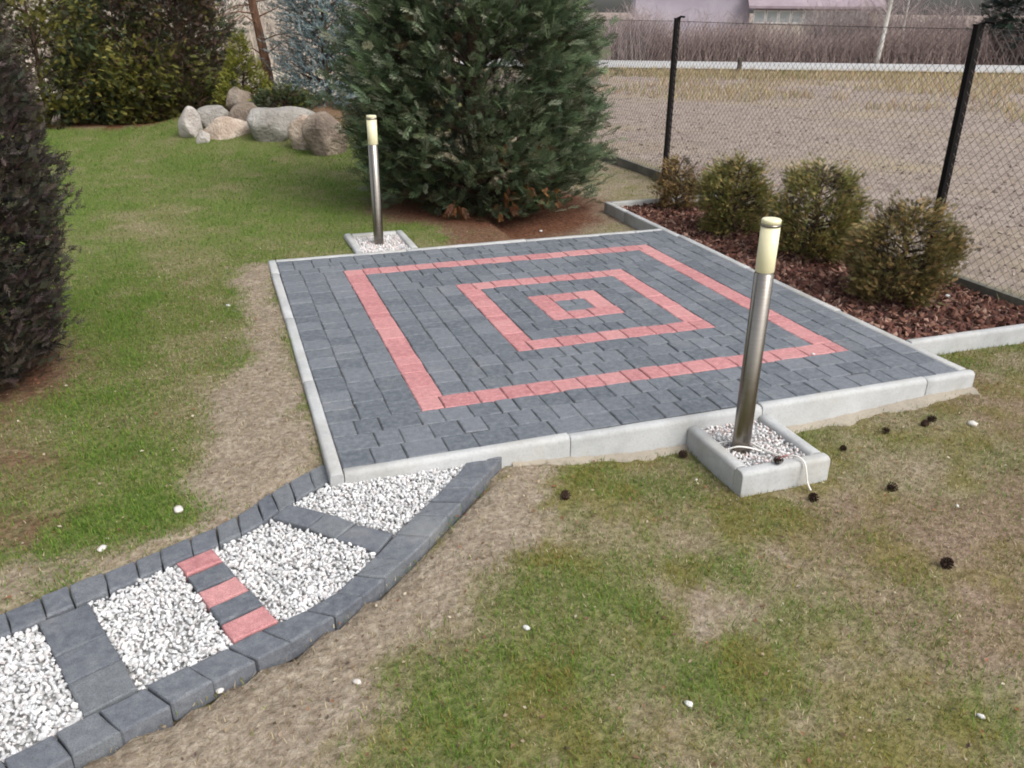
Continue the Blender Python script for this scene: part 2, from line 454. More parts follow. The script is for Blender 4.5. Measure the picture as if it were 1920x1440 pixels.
soil = k.mix(k.math('MULTIPLY', k.math('SUBTRACT', nC, 0.42, True), 2.2), soil, (0.175, 0.135, 0.10))
moss = k.ramp(nB, [(0.3, (0.060, 0.092, 0.018)), (0.55, (0.125, 0.168, 0.042)), (0.75, (0.23, 0.235, 0.09))])
dry = k.ramp(nB, [(0.3, (0.13, 0.092, 0.055)), (0.7, (0.36, 0.29, 0.185))])
turf = k.mix(k.attr('green', 'Fac'), dry, moss)
c = k.mix(k.math('MULTIPLY', k.attr('cov', 'Fac'), 1.25, True), soil, turf)
c = k.mix(k.math('MULTIPLY', k.attr('redd', 'Fac'), .6), c, k.ramp(nB, [(0.3, (0.12, 0.07, 0.05)), (0.7, (0.33, 0.23, 0.175))]))
c = k.mix(k.math('MULTIPLY', k.attr('mossy', 'Fac'), .75), c, k.ramp(nB, [(0.3, (0.09, 0.085, 0.018)), (0.7, (0.22, 0.19, 0.05))]))
litter = k.ramp(nB, [(0.3, (0.045, 0.020, 0.012)), (0.5, (0.125, 0.055, 0.032)), (0.72, (0.24, 0.125, 0.075))])
c = k.mix(k.attr('rust', 'Fac'), c, litter)
n4 = k.noise(p, 6, 6, 0.75)
field = k.ramp(n4, [(0.3, (0.155, 0.12, 0.102)), (0.5, (0.28, 0.228, 0.195)), (0.7, (0.38, 0.32, 0.275))])
field = k.mix(k.math('MULTIPLY', k.math('SUBTRACT', k.noise(p, 0.35, 3), 0.5, True), 3.0), field, (0.33, 0.27, 0.17))
c = k.mix(k.attr('fld', 'Fac'), c, field)
fr = k.ramp(k.noise(p, 0.8, 5), [(0.3, (0.36, 0.31, 0.24)), (0.7, (0.50, 0.44, 0.36))])
c = k.mix(k.attr('far', 'Fac'), c, fr)
k.base(c); k.bump(k.math('ADD', nB, k.math('MULTIPLY', nC, 1.4)), 0.9, 0.02)
ground = link('ground', me, k.m); tag(ground, kind='structure')

# far road and its line of bearing
O2 = np.array([10.6, 23.2]); T2 = np.array([.906, -.423]); N2 = np.array([.423, .906])
def bk(a_, b_): return O2 + a_ * T2 + b_ * N2
V = []; n = 40
for i in range(n + 1):
    for b_ in (0.0, 4.6):
        q = bk(-60 + 140 * i / n, b_); V.append((q[0], q[1], -0.03))
F = [(2 * i, 2 * i + 2, 2 * i + 3, 2 * i + 1) for i in range(n)]
road = link('road', mesh('road', V, F), M_road); tag(road, kind='structure')

# ------------------------------------------------------------------ pavers
_cache = {}
def paver_mesh(wx, wy, h=0.06, ch=0.0042, var=0, jit=0.0020):
    key = (round(wx / 0.004), round(wy / 0.004), var % 3, h)
    if key in _cache: return _cache[key]
    r = random.Random(hash(key) & 0xffff)
    x, y = wx / 2, wy / 2
    j = lambda: r.uniform(-jit, jit)
    ring = []
    for (sx, sy) in ((-1, -1), (1, -1), (1, 1), (-1, 1)):
        ring.append((sx * x + j(), sy * y + j()))
    def mid(a_, b_): return ((a_[0] + b_[0]) / 2 + j(), (a_[1] + b_[1]) / 2 + j())
    out = []
    for i in range(4):
        out += [ring[i], mid(ring[i], ring[(i + 1) % 4])]
    # clip corners a little: tumbled
    V = [(px, py, -h) for px, py in out] + [(px, py, -ch * 1.1) for px, py in out]
    for i, (px, py) in enumerate(out):
        q = 1.0 if i % 2 else 1.35
        s = lambda c_, half: c_ - math.copysign(min(ch * q, abs(c_)), c_) if abs(c_) > half * 0.5 else c_
        V.append((s(px, x), s(py, y), r.uniform(-0.0008, 0.0008)))
    F = [tuple(range(16, 24))]
    for i in range(8):
        F.append((i, (i + 1) % 8, 8 + (i + 1) % 8, 8 + i)); F.append((8 + i, 8 + (i + 1) % 8, 16 + (i + 1) % 8, 16 + i))
    me = mesh('paver', V, F)
    _cache[key] = me
    return me

def cut(length, unit, r):
    """random stone lengths that fill a course"""
    out = []
    left = length
    while left > 0:
        c_ = r.choice((0.66, 0.82, 1.0, 1.0, 1.0, 1.32)) * unit
        if left - c_ < 0.6 * unit:
            if left < 1.7 * unit: out.append(left)
            else: out += [left / 2, left / 2]
            break
        out.append(c_); left -= c_
    return out

patio = empty('patio'); tag(patio, kind='structure')
mb = MB(); mb.box(PX0, PX1, PY0, PY1, -0.11, -0.008); base = mb.build('jointing_sand', M_sand, patio)
U0 = 1.15 * S
ringr = lambda x0, x1, y0, y1: (x0 * S, x1 * S, y0 * S, y1 * S)
R_in = ringr(-1.69, 2.36, -2.09, 1.93); R_mid = ringr(-4.85, 5.72, -5.5, 5.25); R_out = ringr(-10.54, 9.97, -10.23, 10.07)
pr = random.Random(5)
stones = []     # x, y, wx, wy, red
def band_x(x0, x1, y0, y1, n, red=False):
    h = (y1 - y0) / n
    for i in range(n):
        x = x0
        for c_ in cut(x1 - x0, U0, pr):
            stones.append((x + c_ / 2, y0 + h * (i + .5), c_, h, red)); x += c_
def band_y(x0, x1, y0, y1, n, red=False):
    h = (x1 - x0) / n
    for i in range(n):
        y = y0
        for c_ in cut(y1 - y0, U0, pr):
            stones.append((x0 + h * (i + .5), y + c_ / 2, h, c_, red)); y += c_
def frame(o, i, nl, nr, nf, nb, red=False):
    band_x(o[0], o[1], o[2], i[2], nf, red); band_x(o[0], o[1], i[3], o[3], nb, red)
    band_y(o[0], i[0], i[2], i[3], nl, red); band_y(i[1], o[1], i[2], i[3], nr, red)
ins = lambda r_: (r_[0] + U0, r_[1] - U0, r_[2] + U0, r_[3] - U0)
frame((PX0, PX1, PY0, PY1), R_out, 3, 3, 3, 3)
frame(R_out, ins(R_out), 1, 1, 1, 1, True)
frame(ins(R_out), R_mid, 4, 3, 3, 3)
frame(R_mid, ins(R_mid), 1, 1, 1, 1, True)
frame(ins(R_mid), R_in, 2, 2, 2, 2)
frame(R_in, ins(R_in), 1, 1, 1, 1, True)
q = ins(R_in); band_x(q[0], q[1], q[2], q[3], 2)
camp = np.array([-2.03, -4.70])
grey = [s for s in stones if not s[4]]; red = [s for s in stones if s[4]]
grey.sort(key=lambda s: s[2] * s[3] / ((s[0] - camp[0]) ** 2 + (s[1] - camp[1]) ** 2) ** 1.5, reverse=True)
GAP = 0.0036
def lay(s, name, mat, parent):
    x, y, a_, b_, _ = s
    me = paver_mesh(a_ - GAP, b_ - GAP, var=pr.randrange(3))
    if not me.materials: me.materials.append(mat)
    elif me.materials[0] != mat:
        me = me.copy(); me.materials[0] = mat
    o = bpy.data.objects.new(name, me); col.objects.link(o); o.parent = parent
    o.location = (x + pr.uniform(-.0015, .0015), y + pr.uniform(-.0015, .0015), pr.uniform(-0.0035, 0.0))
    o.rotation_euler = (pr.gauss(0, 0.006), pr.gauss(0, 0.006), pr.gauss(0, 0.006))
    return o
for s in grey[:300]: lay(s, 'paver', M_paver, patio)
for s in red: lay(s, 'red_paver', M_red, patio)
V = []; F = []; A = []
for s in grey[300:]:
    me = paver_mesh(s[2] - GAP, s[3] - GAP, var=pr.randrange(3)); n0 = len(V); rv = pr.random(); dz = pr.uniform(-.003, 0); th = pr.gauss(0, .006)
    tx, ty = pr.gauss(0, .006), pr.gauss(0, .006)
    for v in me.vertices:
        V.append((s[0] + v.co.x - th * v.co.y, s[1] + v.co.y + th * v.co.x, v.co.z + dz + tx * v.co.x + ty * v.co.y)); A.append(rv)
    for f_ in me.polygons: F.append(tuple(i + n0 for i in f_.vertices))
me = mesh('packed_pavers', V, F)
at = me.attributes.new('pv', 'FLOAT', 'POINT'); at.data.foreach_set('value', np.array(A, np.float32))
o = link('packed_pavers', me, M_paver, patio); tag(o, kind='stuff')

# ------------------------------------------------------------------ kerb stones
def kerb_mesh(L, wdt, top, depth, rad=0.014, jit=0.001):
    """bar along +X from 0 to L, centred on Y, rounded top edges"""
    r = random.Random(int(L * 1e4) + int(wdt * 1e5))
    prof = [(-wdt / 2, -depth), (-wdt / 2, -rad)]
    for i in range(1, 4):
        t = math.pi / 2 * i / 4; prof.append((-wdt / 2 + rad - rad * math.cos(t), -rad + rad * math.sin(t)))
    prof += [(-wdt / 2 + rad, 0), (wdt / 2 - rad, 0)]
    for i in range(1, 4):
        t = math.pi / 2 * i / 4; prof.append((wdt / 2 - rad + rad * math.sin(t), -rad + rad * math.cos(t)))
    prof += [(wdt / 2, -rad), (wdt / 2, -depth)]
    n = len(prof); V = []; F = []
    xs = [0, 0.004] + [L * t for t in (0.2, 0.4, 0.6, 0.8)] + [L - 0.004, L]
    for i, x in enumerate(xs):
        s = 0.93 if i in (0, len(xs) - 1) else 1.0
        for (y, z) in prof:
            V.append((x, y * (s if z > -rad * 2 else 1) + r.uniform(-jit, jit), (z if s == 1 or z < -rad else z - 0.003) + top + r.uniform(-jit, jit)))
    for i in range(len(xs) - 1):
        for j in range(n - 1):
            F.append((i * n + j, (i + 1) * n + j, (i + 1) * n + j + 1, i * n + j + 1))
    F.append(tuple(range(n))); F.append(tuple((len(xs) - 1) * n + j for j in range(n - 1, -1, -1)))
    me = mesh('kerb_stone', V, F)
    for p_ in me.polygons: p_.use_smooth = len(p_.vertices) == 4
    return me
def kerb_line(x0, y0, x1, y1, parent, name='kerb_stone', wdt=KW, top=0.004, depth=0.30, unit=1.0, mat=M_kerb, rad=0.014):
    L = math.hypot(x1 - x0, y1 - y0); an = math.atan2(y1 - y0, x1 - x0)
    s = 0.0; r = random.Random(int(abs(x0 * 7 + y1 * 13) * 100))
    while s < L - 0.01:
        l = min(unit, L - s)
        if L - s - l < 0.12: l = L - s
        me = kerb_mesh(l - 0.003, wdt, 0, depth, rad)
        link(name, me, mat, parent, (x0 + math.cos(an) * s, y0 + math.sin(an) * s, top + r.uniform(-.003, .002)), (r.gauss(0, .004), r.gauss(0, .002), an + r.gauss(0, .0015)))
        s += l
kx0, kx1, ky0, ky1 = PX0 - KW / 2, PX1 + KW / 2, PY0 - KW / 2, PY1 + KW / 2
kerb_line(kx0, PY0 - KW, kx0, PY1 + KW, patio)                       # left
kerb_line(PX0 + 0.002, ky0, PX1 + KW, ky0, patio, rad=0.022)         # front
kerb_line(PX0 + 0.002, ky1, PX1 - 0.002, ky1, patio)                 # back
kerb_line(kx1, PY0 + 0.002, kx1, BED_Y1 + KW / 2, patio)             # right, on along the bed
# mortar haunch at the foot of the front kerb
hr = random.Random(3); V = []; F = []; n = 70
for i in range(n + 1):
    x = -0.98 + (PX1 + KW + 0.98) * i / n
    wd = 0.02 + 0.10 * float(fbm(np.array([x * 9.0]), np.array([2.0]), 4, 4)[0]) ** 1.5 + (0.02 if x > 0.3 else 0)
    g = float(-0.076 - 0.076 * sstep(x, -1.25, -0.25) + 0.048 * sstep(x, 0.5, 1.5))
    for t, zz in ((0, 0.026), (0.35, 0.018), (0.7, 0.006), (1, -0.016)):
        V.append((x, PY0 - KW + 0.01 - wd * t, g + zz + hr.uniform(-.004, .004)))
for i in range(n):
    for j in range(3): F.append((i * 4 + j, i * 4 + j + 1, i * 4 + 5 + j, i * 4 + 4 + j))
link('mortar_haunch', mesh('mortar_haunch', V, F, True), M_haunch, patio)

# ------------------------------------------------------------------ garden path
path = empty('path'); tag(path, kind='structure')
def quad_block(name, c4, mat, parent, top, h=0.07, ch=0.0065, gap=0.0016, r=pr):
    """a stone on four ground corners (counter-clockwise), chamfered and a little worn"""
    c4 = [Vector(c_) for c_ in c4]
    ar = sum(c4[i].x * c4[(i + 1) % 4].y - c4[(i + 1) % 4].x * c4[i].y for i in range(4))
    if ar < 0: c4 = c4[::-1]
    cen = sum(c4, Vector((0, 0))) / 4
    def inset(P, d):
        out = []
        n = len(P)
        for i in range(n):
            a_, b_, c_ = P[i - 1], P[i], P[(i + 1) % n]
            e1 = (b_ - a_).normalized(); e2 = (c_ - b_).normalized()
            n1 = Vector((-e1.y, e1.x)); n2 = Vector((-e2.y, e2.x))
            bis = n1 + n2; bis /= max(0.25, bis.dot(n1))
            out.append(b_ + bis * d)
        return out
    ring = []
    for i in range(4):
        a_, b_ = c4[i], c4[(i + 1) % 4]
        ring += [a_.lerp(b_, 0.035), a_.lerp(b_, 0.5), a_.lerp(b_, 0.965)]
    ring = inset(ring, gap)
    ring = [v + Vector((r.uniform(-.0025, .0025), r.uniform(-.0025, .0025))) for v in ring]
    r1 = inset(ring, ch * 0.35); r2 = inset(ring, ch)
    V = [(v.x - cen.x, v.y - cen.y, -h) for v in ring] + [(v.x - cen.x, v.y - cen.y, -ch) for v in ring] \
        + [(v.x - cen.x, v.y - cen.y, -ch * 0.3 + r.uniform(-.001, .001)) for v in r1] + [(v.x - cen.x, v.y - cen.y, r.uniform(-.0012, .0012)) for v in r2]
    n = 12; F = []
    for L_ in range(3):
        for i in range(n): F.append((L_ * n + i, L_ * n + (i + 1) % n, (L_ + 1) * n + (i + 1) % n, (L_ + 1) * n + i))
    F.append(tuple(range(3 * n, 4 * n)))
    me = mesh('paver', V, F)
    return link(name, me, mat, parent, (cen.x, cen.y, top + r.uniform(-.004, .004)), (r.gauss(0, .012), r.gauss(0, .012), 0))
def edge_row(outer, inner, cuts):
    """border stones between the two edge lines, at the given fractions"""
    for t0, t1 in zip(cuts[:-1], cuts[1:]):
        a_, b_, c_, d_ = polyat(outer, t0), polyat(outer, t1), polyat(inner, t1), polyat(inner, t0)
        quad_block('paver', (a_, b_, c_, d_), M_pathpaver, path, PATH_Z)
def frac_list(lens):
    s = np.cumsum([0] + list(lens)); return list(s / s[-1])
edge_row(LO, LI, frac_list([1.1, 1.0, .95, .8, 1.0, .85, .95, 1.05, .8, 1.0, 1.05, .8, 1.0, .9, 1.0, 1.0]))
edge_row(RO, RI, frac_list([.95, 1.35, 0.7, 0.8, .85, 1.1, 1.25, .9, 0.85, .95, 1.25, .85, 1.0, .95, 1.05, .9, 1.0, 1.0, 1.0]))
# grey cross bar near the patio
aU = [(-1.935, -1.806), (-1.805, -1.905), (-1.712, -2.010), (-1.588, -2.118)]
aL = [(-2.008, -1.884), (-1.888, -1.985), (-1.798, -2.088), (-1.668, -2.218)]
for i in range(3):
    quad_block('paver', (aU[i], aU[i + 1], aL[i + 1], aL[i]), M_pathpaver, path, PATH_Z - 0.002, gap=0.0015)
# red and grey bar
bL = [Vector((-2.345, -2.066)).lerp(Vector((-2.176, -2.545)), t) for t in (0, .19, .39, .595, .80, 1)]
bR = [Vector((-2.225, -2.014)).lerp(Vector((-2.030, -2.490)), t) for t in (0, .19, .39, .595, .80, 1)]
for i in range(5):
    m_ = M_red if i % 2 == 0 else M_pathpaver
    quad_block('red_paver' if i % 2 == 0 else 'paver', (bL[i], bR[i], bR[i + 1], bL[i + 1]), m_, path, PATH_Z - 0.001, gap=0.004)
# grey bar further out
cL = [Vector((-2.752, -2.256)).lerp(Vector((-2.575, -2.715)), t) for t in (0, .40, .69, 1)]
cR = [Vector((-2.610, -2.193)).lerp(Vector((-2.435, -2.652)), t) for t in (0, .40, .69, 1)]
for i in range(3): quad_block('paver', (cL[i], cR[i], cR[i + 1], cL[i + 1]), M_pathpaver, path, PATH_Z - 0.001, gap=0.002)
# gravel bays
BAYS = [
    [(-1.735, -1.67), (-1.93, -1.80), (-1.588, -2.112), (-1.49, -2.03), (-1.339, -1.885), (-1.12, -1.65)],
    [aL[0], (-2.124, -1.965), bR[0], bR[5], (-2.0, -2.480), (-1.9, -2.443), (-1.814, -2.38), aL[3]],
    [bL[0], (-2.437, -2.106), (-2.535, -2.155), cR[0], cR[3], (-2.314, -2.610), (-2.20, -2.560), bL[5]],
    [cL[0], (-2.847, -2.294), (-3.05, -2.39), (-2.93, -2.88), (-2.757, -2.80), (-2.64, -2.752), cL[3]],
]
BAYS = [[tuple(p_) for p_ in B] for B in BAYS]
V = []; F = []
for B in BAYS:
    n0 = len(V); V += [(x, y, PATH_Z - 0.034) for x, y in B]; F.append(tuple(range(n0, n0 + len(B))))
link('gravel_bedding', mesh('gravel_bedding', V, F), M_gravelbed, path)

def ico(sub=1):
    t = (1 + 5 ** .5) / 2
    V = [(-1, t, 0), (1, t, 0), (-1, -t, 0), (1, -t, 0), (0, -1, t), (0, 1, t), (0, -1, -t), (0, 1, -t), (t, 0, -1), (t, 0, 1), (-t, 0, -1), (-t, 0, 1)]
    F = [(0, 11, 5), (0, 5, 1), (0, 1, 7), (0, 7, 10), (0, 10, 11), (1, 5, 9), (5, 11, 4), (11, 10, 2), (10, 7, 6), (7, 1, 8), (3, 9, 4), (3, 4, 2), (3, 2, 6), (3, 6, 8), (3, 8, 9), (4, 9, 5), (2, 4, 11), (6, 2, 10), (8, 6, 7), (9, 8, 1)]
    V = [np.array(v) / np.linalg.norm(v) for v in V]
    for _ in range(sub):
        cch = {}; nf = []
        def m(i, j):
            key = (min(i, j), max(i, j))
            if key not in cch:
                v = V[i] + V[j]; V.append(v / np.linalg.norm(v)); cch[key] = len(V) - 1
            return cch[key]
        for a_, b_, c_ in F:
            x, y, z = m(a_, b_), m(b_, c_), m(c_, a_); nf += [(a_, x, z), (b_, y, x), (c_, z, y), (x, y, z)]
        F = nf
    return np.array(V), np.array(F)
OCT = np.array([(1, 0, 0), (0, 1, 0), (-1, 0, 0), (0, -1, 0), (0, 0, 1), (0, 0, -1)], float)
OCTF = np.array([(0, 1, 4), (1, 2, 4), (2, 3, 4), (3, 0, 4), (1, 0, 5), (2, 1, 5), (3, 2, 5), (0, 3, 5)])
ICO0, ICOF0 = ico(0); ICO1, ICOF1 = ico(1); ICO3, ICOF3 = ico(3)

def rot_mats(n, flat=1.0):
    """random rotations; flat < 1 keeps the local z near up"""
    q = rng.normal(size=(n, 4)); q[:, 1:3] *= flat; q /= np.linalg.norm(q, axis=1, keepdims=True)
    w_, x, y, z = q.T
    return np.stack([1 - 2 * (y * y + z * z), 2 * (x * y - z * w_), 2 * (x * z + y * w_), 2 * (x * y + z * w_), 1 - 2 * (x * x + z * z), 2 * (y * z - x * w_), 2 * (x * z - y * w_), 2 * (y * z + x * w_), 1 - 2 * (x * x + y * y)], -1).reshape(n, 3, 3)
def scatter(polys, spacing, zf, layers=1, tries=16):
    """points at least `spacing` apart inside polygons"""
    out = []
    for B in polys:
        xs = [p_[0] for p_ in B]; ys = [p_[1] for p_ in B]
        x0, x1, y0, y1 = min(xs), max(xs), min(ys), max(ys)
        for L_ in range(layers):
            n = int((x1 - x0) * (y1 - y0) / spacing ** 2 * 2.4)
            P = np.c_[rng.uniform(x0, x1, n), rng.uniform(y0, y1, n)]
            P = P[inpoly(P[:, 0], P[:, 1], B)]
            grid = {}; c_ = spacing
            for p_ in P:
                i, j = int(p_[0] / c_ + 1000), int(p_[1] / c_ + 1000); ok = True
                for di in (-1, 0, 1):
                    for dj in (-1, 0, 1):
                        for q_ in grid.get((i + di, j + dj), ()):
                            if (q_[0] - p_[0]) ** 2 + (q_[1] - p_[1]) ** 2 < spacing ** 2: ok = False; break
                        if not ok: break
                    if not ok: break
                if ok:
                    grid.setdefault((i, j), []).append(p_); out.append((p_[0], p_[1], zf(L_)))
    return np.array(out)
def pebbles(name, P, size, colours, mat, parent=None, tmpl=(ICO1, ICOF1), aspect=(1.0, 0.72, 0.55), flat=0.6, smooth=True):
    T, TF = tmpl; n = len(P)
    sz = rng.uniform(size[0], size[1], n)
    sc_ = np.stack([sz * aspect[0] * rng.uniform(.8, 1.25, n), sz * aspect[1] * rng.uniform(.75, 1.2, n), sz * aspect[2] * rng.uniform(.7, 1.2, n)], -1)
    shp = T[None] * (1 + rng.normal(0, 0.13, (n, len(T), 1)))
    W = np.einsum('nij,nkj->nki', rot_mats(n, flat), shp * sc_[:, None, :]) + P[:, None, :]
    C = np.asarray(colours)[rng.integers(0, len(colours), n)] * rng.uniform(.85, 1.1, (n, 1))
    Fx = (TF[None] + (np.arange(n) * len(T))[:, None, None]).reshape(-1, 3)
    me = fast(name, W.reshape(-1, 3), Fx, smooth, dict(col=np.repeat(np.clip(C, 0, .9), len(T), 0)))
    return link(name, me, mat, parent)
WHITE = [(.68, .68, .69), (.75, .75, .74), (.60, .61, .62), (.48, .48, .49), (.70, .67, .64), (.36, .35, .34), (.64, .58, .56)]
P = scatter(BAYS, 0.0118, lambda L_: PATH_Z - 0.020 + 0.008 * L_, 2)
P[:, 2] += rng.uniform(-.003, .004, len(P))
gv = pebbles('white_gravel', P, (0.0050, 0.0135), WHITE, M_gravel, tmpl=(ICO0, ICOF0), flat=.8, smooth=False)
tag(gv, 'white marble gravel filling the bays of the garden path', 'gravel', kind='stuff')

# ------------------------------------------------------------------ planting bed
bed = empty('planting_bed'); tag(bed, kind='structure')
kerb_line(kx1 + KW / 2 + 0.002, BED_Y0 - KW / 2, FX - 0.06, BED_Y0 - KW / 2 - 0.01, bed, rad=0.02)
kerb_line(kx1 + KW / 2 + 0.002, BED_Y1, FX - 0.06, BED_Y1 + 0.01, bed)
bp = [(PX1 + KW + .01, BED_Y0 + .01), (FX - .05, BED_Y0 + .01), (FX - .05, BED_Y1 - .04), (PX1 + KW + .01, BED_Y1 - .04)]
k = NM('bed_soil', 0.95, 0.1); k.base(k.ramp(k.noise(k.pos(), 30, 4), [(0.3, (0.030, 0.017, 0.014)), (0.7, (0.10, 0.055, 0.042))]))
nxs = np.linspace(bp[0][0], bp[1][0], 24); nys = np.linspace(bp[0][1], bp[2][1], 70)
X, Y = np.meshgrid(nxs, nys, indexing='ij'); Z = -0.052 + 0.03 * (fbm(X * 5, Y * 5, 77, 3) - .5)
ii = np.arange(24 * 70).reshape(24, 70); F = np.stack([ii[:-1, :-1], ii[1:, :-1], ii[1:, 1:], ii[:-1, 1:]], -1).reshape(-1, 4)
link('bed_soil', fast('bed_soil', np.c_[X.ravel(), Y.ravel(), Z.ravel()], F, True), k.m, bed)
P = scatter([bp], 0.026, lambda L_: 0, 2)
P[:, 2] = -0.052 + 0.03 * (fbm(P[:, 0] * 5, P[:, 1] * 5, 77, 3) - .5) + rng.uniform(0.002, .014, len(P))
BARK = [(.11, .048, .034), (.16, .072, .050), (.075, .035, .027), (.22, .115, .082), (.13, .058, .046), (.30, .19, .145), (.055, .028, .023)]
mu = pebbles('bark_mulch', P, (0.014, 0.032), BARK, M_chip, tmpl=(OCT, OCTF), aspect=(1.2, .75, .26), flat=.45, smooth=False)
tag(mu, 'reddish brown bark mulch covering the planting bed', 'mulch', kind='stuff')

# ------------------------------------------------------------------ lamp boxes
def lamp_box(x0, x1, y0, y1, label, top, sides, rot=0.0):
    b = empty('lamp_box', ((x0 + x1) / 2, (y0 + y1) / 2, top - .12), rot)
    cx, cy = b.location.x, b.location.y
    L = lambda ax, ay, bx_, by_: kerb_line(ax - cx, ay - cy, bx_ - cx, by_ - cy, b, 'kerb_stone', 0.062, 0.12, 0.24, 2.0, M_kerb, 0.02)
    if 'l' in sides: L(x0 + .031, y0 if 'f' not in sides else y0 + .064, x0 + .031, y1)
    if 'r' in sides: L(x1 - .031, y0 if 'f' not in sides else y0 + .064, x1 - .031, y1)
    if 'f' in sides: L(x0, y0 + .031, x1, y0 + .031)
    if 'b' in sides: L(x0 + .064, y1 - .031, x1 - .064, y1 - .031)
    tag(b, label, 'lamp box')
    return b
lamp_box(*BOX, 'pale concrete box in front of the patio, round the near lamp post', -0.036, 'lrf')
lamp_box(*FB, 'pale concrete box behind the patio, round the far lamp post', 0.012, 'lrb')
inner = lambda B, f=.064, b_=.004: [(B[0] + .064, B[2] + f), (B[1] - .064, B[2] + f), (B[1] - .064, B[3] - b_), (B[0] + .064, B[3] - b_)]
PINKW = WHITE + [(.80, .70, .66), (.70, .52, .48), (.76, .62, .58), (.82, .74, .70), (.60, .40, .36)]
for B, z, lab, nm in ((inner(BOX), -0.072, 'white and pinkish gravel inside the near lamp box', 1), (inner(FB, .004, .064), -0.022, 'white gravel inside the far lamp box', 2)):
    P = scatter([B], 0.015, lambda L_: z + 0.010 * L_, 2); P[:, 2] += rng.uniform(-.003, .003, len(P))
    P = P[(np.hypot(P[:, 0] - .03, P[:, 1] + 1.935) > .04)]
    g_ = pebbles('box_gravel', P, (0.0075, 0.0125), PINKW, M_gravel, tmpl=(ICO0, ICOF0), flat=.8, smooth=False); tag(g_, lab, 'gravel', kind='stuff')
    V = [(x, y, z - 0.008) for x, y in B]
    link('gravel_bedding', mesh('gravel_bedding', V, [(0, 1, 2, 3)]), M_gravelbed, g_)

# ------------------------------------------------------------------ bollard lamps
def bollard(x, y, z, h, label):
    o = empty('bollard_lamp', (x, y, z)); r = 0.040
    hd = 0.215
    mb = MB(); mb.lathe([(0, .0), (r + .018, 0), (r + .018, .006), (r + .012, .009), (r, .009)], 40); mb.build('base_flange', M_steel, o, True)
    mb = MB(); mb.lathe([(r, .0085), (r, h - hd - .012), (r - .003, h - hd - .010), (r - .003, h - hd)], 48); mb.build('post', M_steel, o, True)
    mb = MB(); mb.lathe([(r - .005, h - hd - .005), (r - .0015, h - hd), (r - .0015, h - .028), (r - .006, h - .028)], 48); mb.build('diffuser', M_diff, o, True)
    mb = MB(); mb.lathe([(r - .004, h - .030), (r + .0005, h - .0295), (r + .0005, h - .021), (r - .003, h - .0205)], 48); mb.build('collar', M_steel, o, True)
    mb = MB(); mb.lathe([(r - .003, h - .0205), (r - .001, h - .020), (r - .001, h - .005), (r - .004, h - .001), (r - .012, h), (0, h + .001)], 48); mb.build('cap', M_diff, o, True)
    tag(o, label, 'lamp', 'steel bollard lamps'); return o
bollard(0.03, -1.935, -0.076, 1.055, 'brushed steel bollard lamp with cream top standing in front of the patio')
bollard(-0.865, 1.93, -0.030, 1.02, 'brushed steel bollard lamp with cream top standing behind the patio by the conifer')

# white cable round the near lamp
pts = [(0.10, -1.99, -.060), (0.08, -1.99, -.050), (0.03, -1.990, -.030), (-0.02, -1.975, -.025), (-0.06, -1.94, -.052), (-.075, -1.90, -.06), (-.05, -1.87, -.058), (0.01, -1.875, -.055), (0.085, -1.90, -.052), (.10, -1.95, -.052), (.12, -2.02, -.050), (.145, -2.09, -.040), (.165, -2.125, -.022), (.178, -2.152, -.021), (.186, -2.178, -.034), (.19, -2.194, -.070), (.193, -2.208, -.115), (.195, -2.235, -.142)]
def smooth_pts(pts, m=6):
    P = [Vector(p_) for p_ in pts]; out = []
    for i in range(len(P) - 1):
        p0, p1, p2, p3 = P[max(i - 1, 0)], P[i], P[i + 1], P[min(i + 2, len(P) - 1)]
        for j in range(m):
            t = j / m
            out.append(0.5 * ((2 * p1) + (-p0 + p2) * t + (2 * p0 - 5 * p1 + 4 * p2 - p3) * t * t + (-p0 + 3 * p1 - 3 * p2 + p3) * t ** 3))
    return out + [P[-1]]
mb = MB(); mb.tube(smooth_pts(pts), 0.0036, 6)
tag(mb.build('cable', M_cable, None, True), 'thin white cable looped round the near lamp and hanging over its box', 'cable')

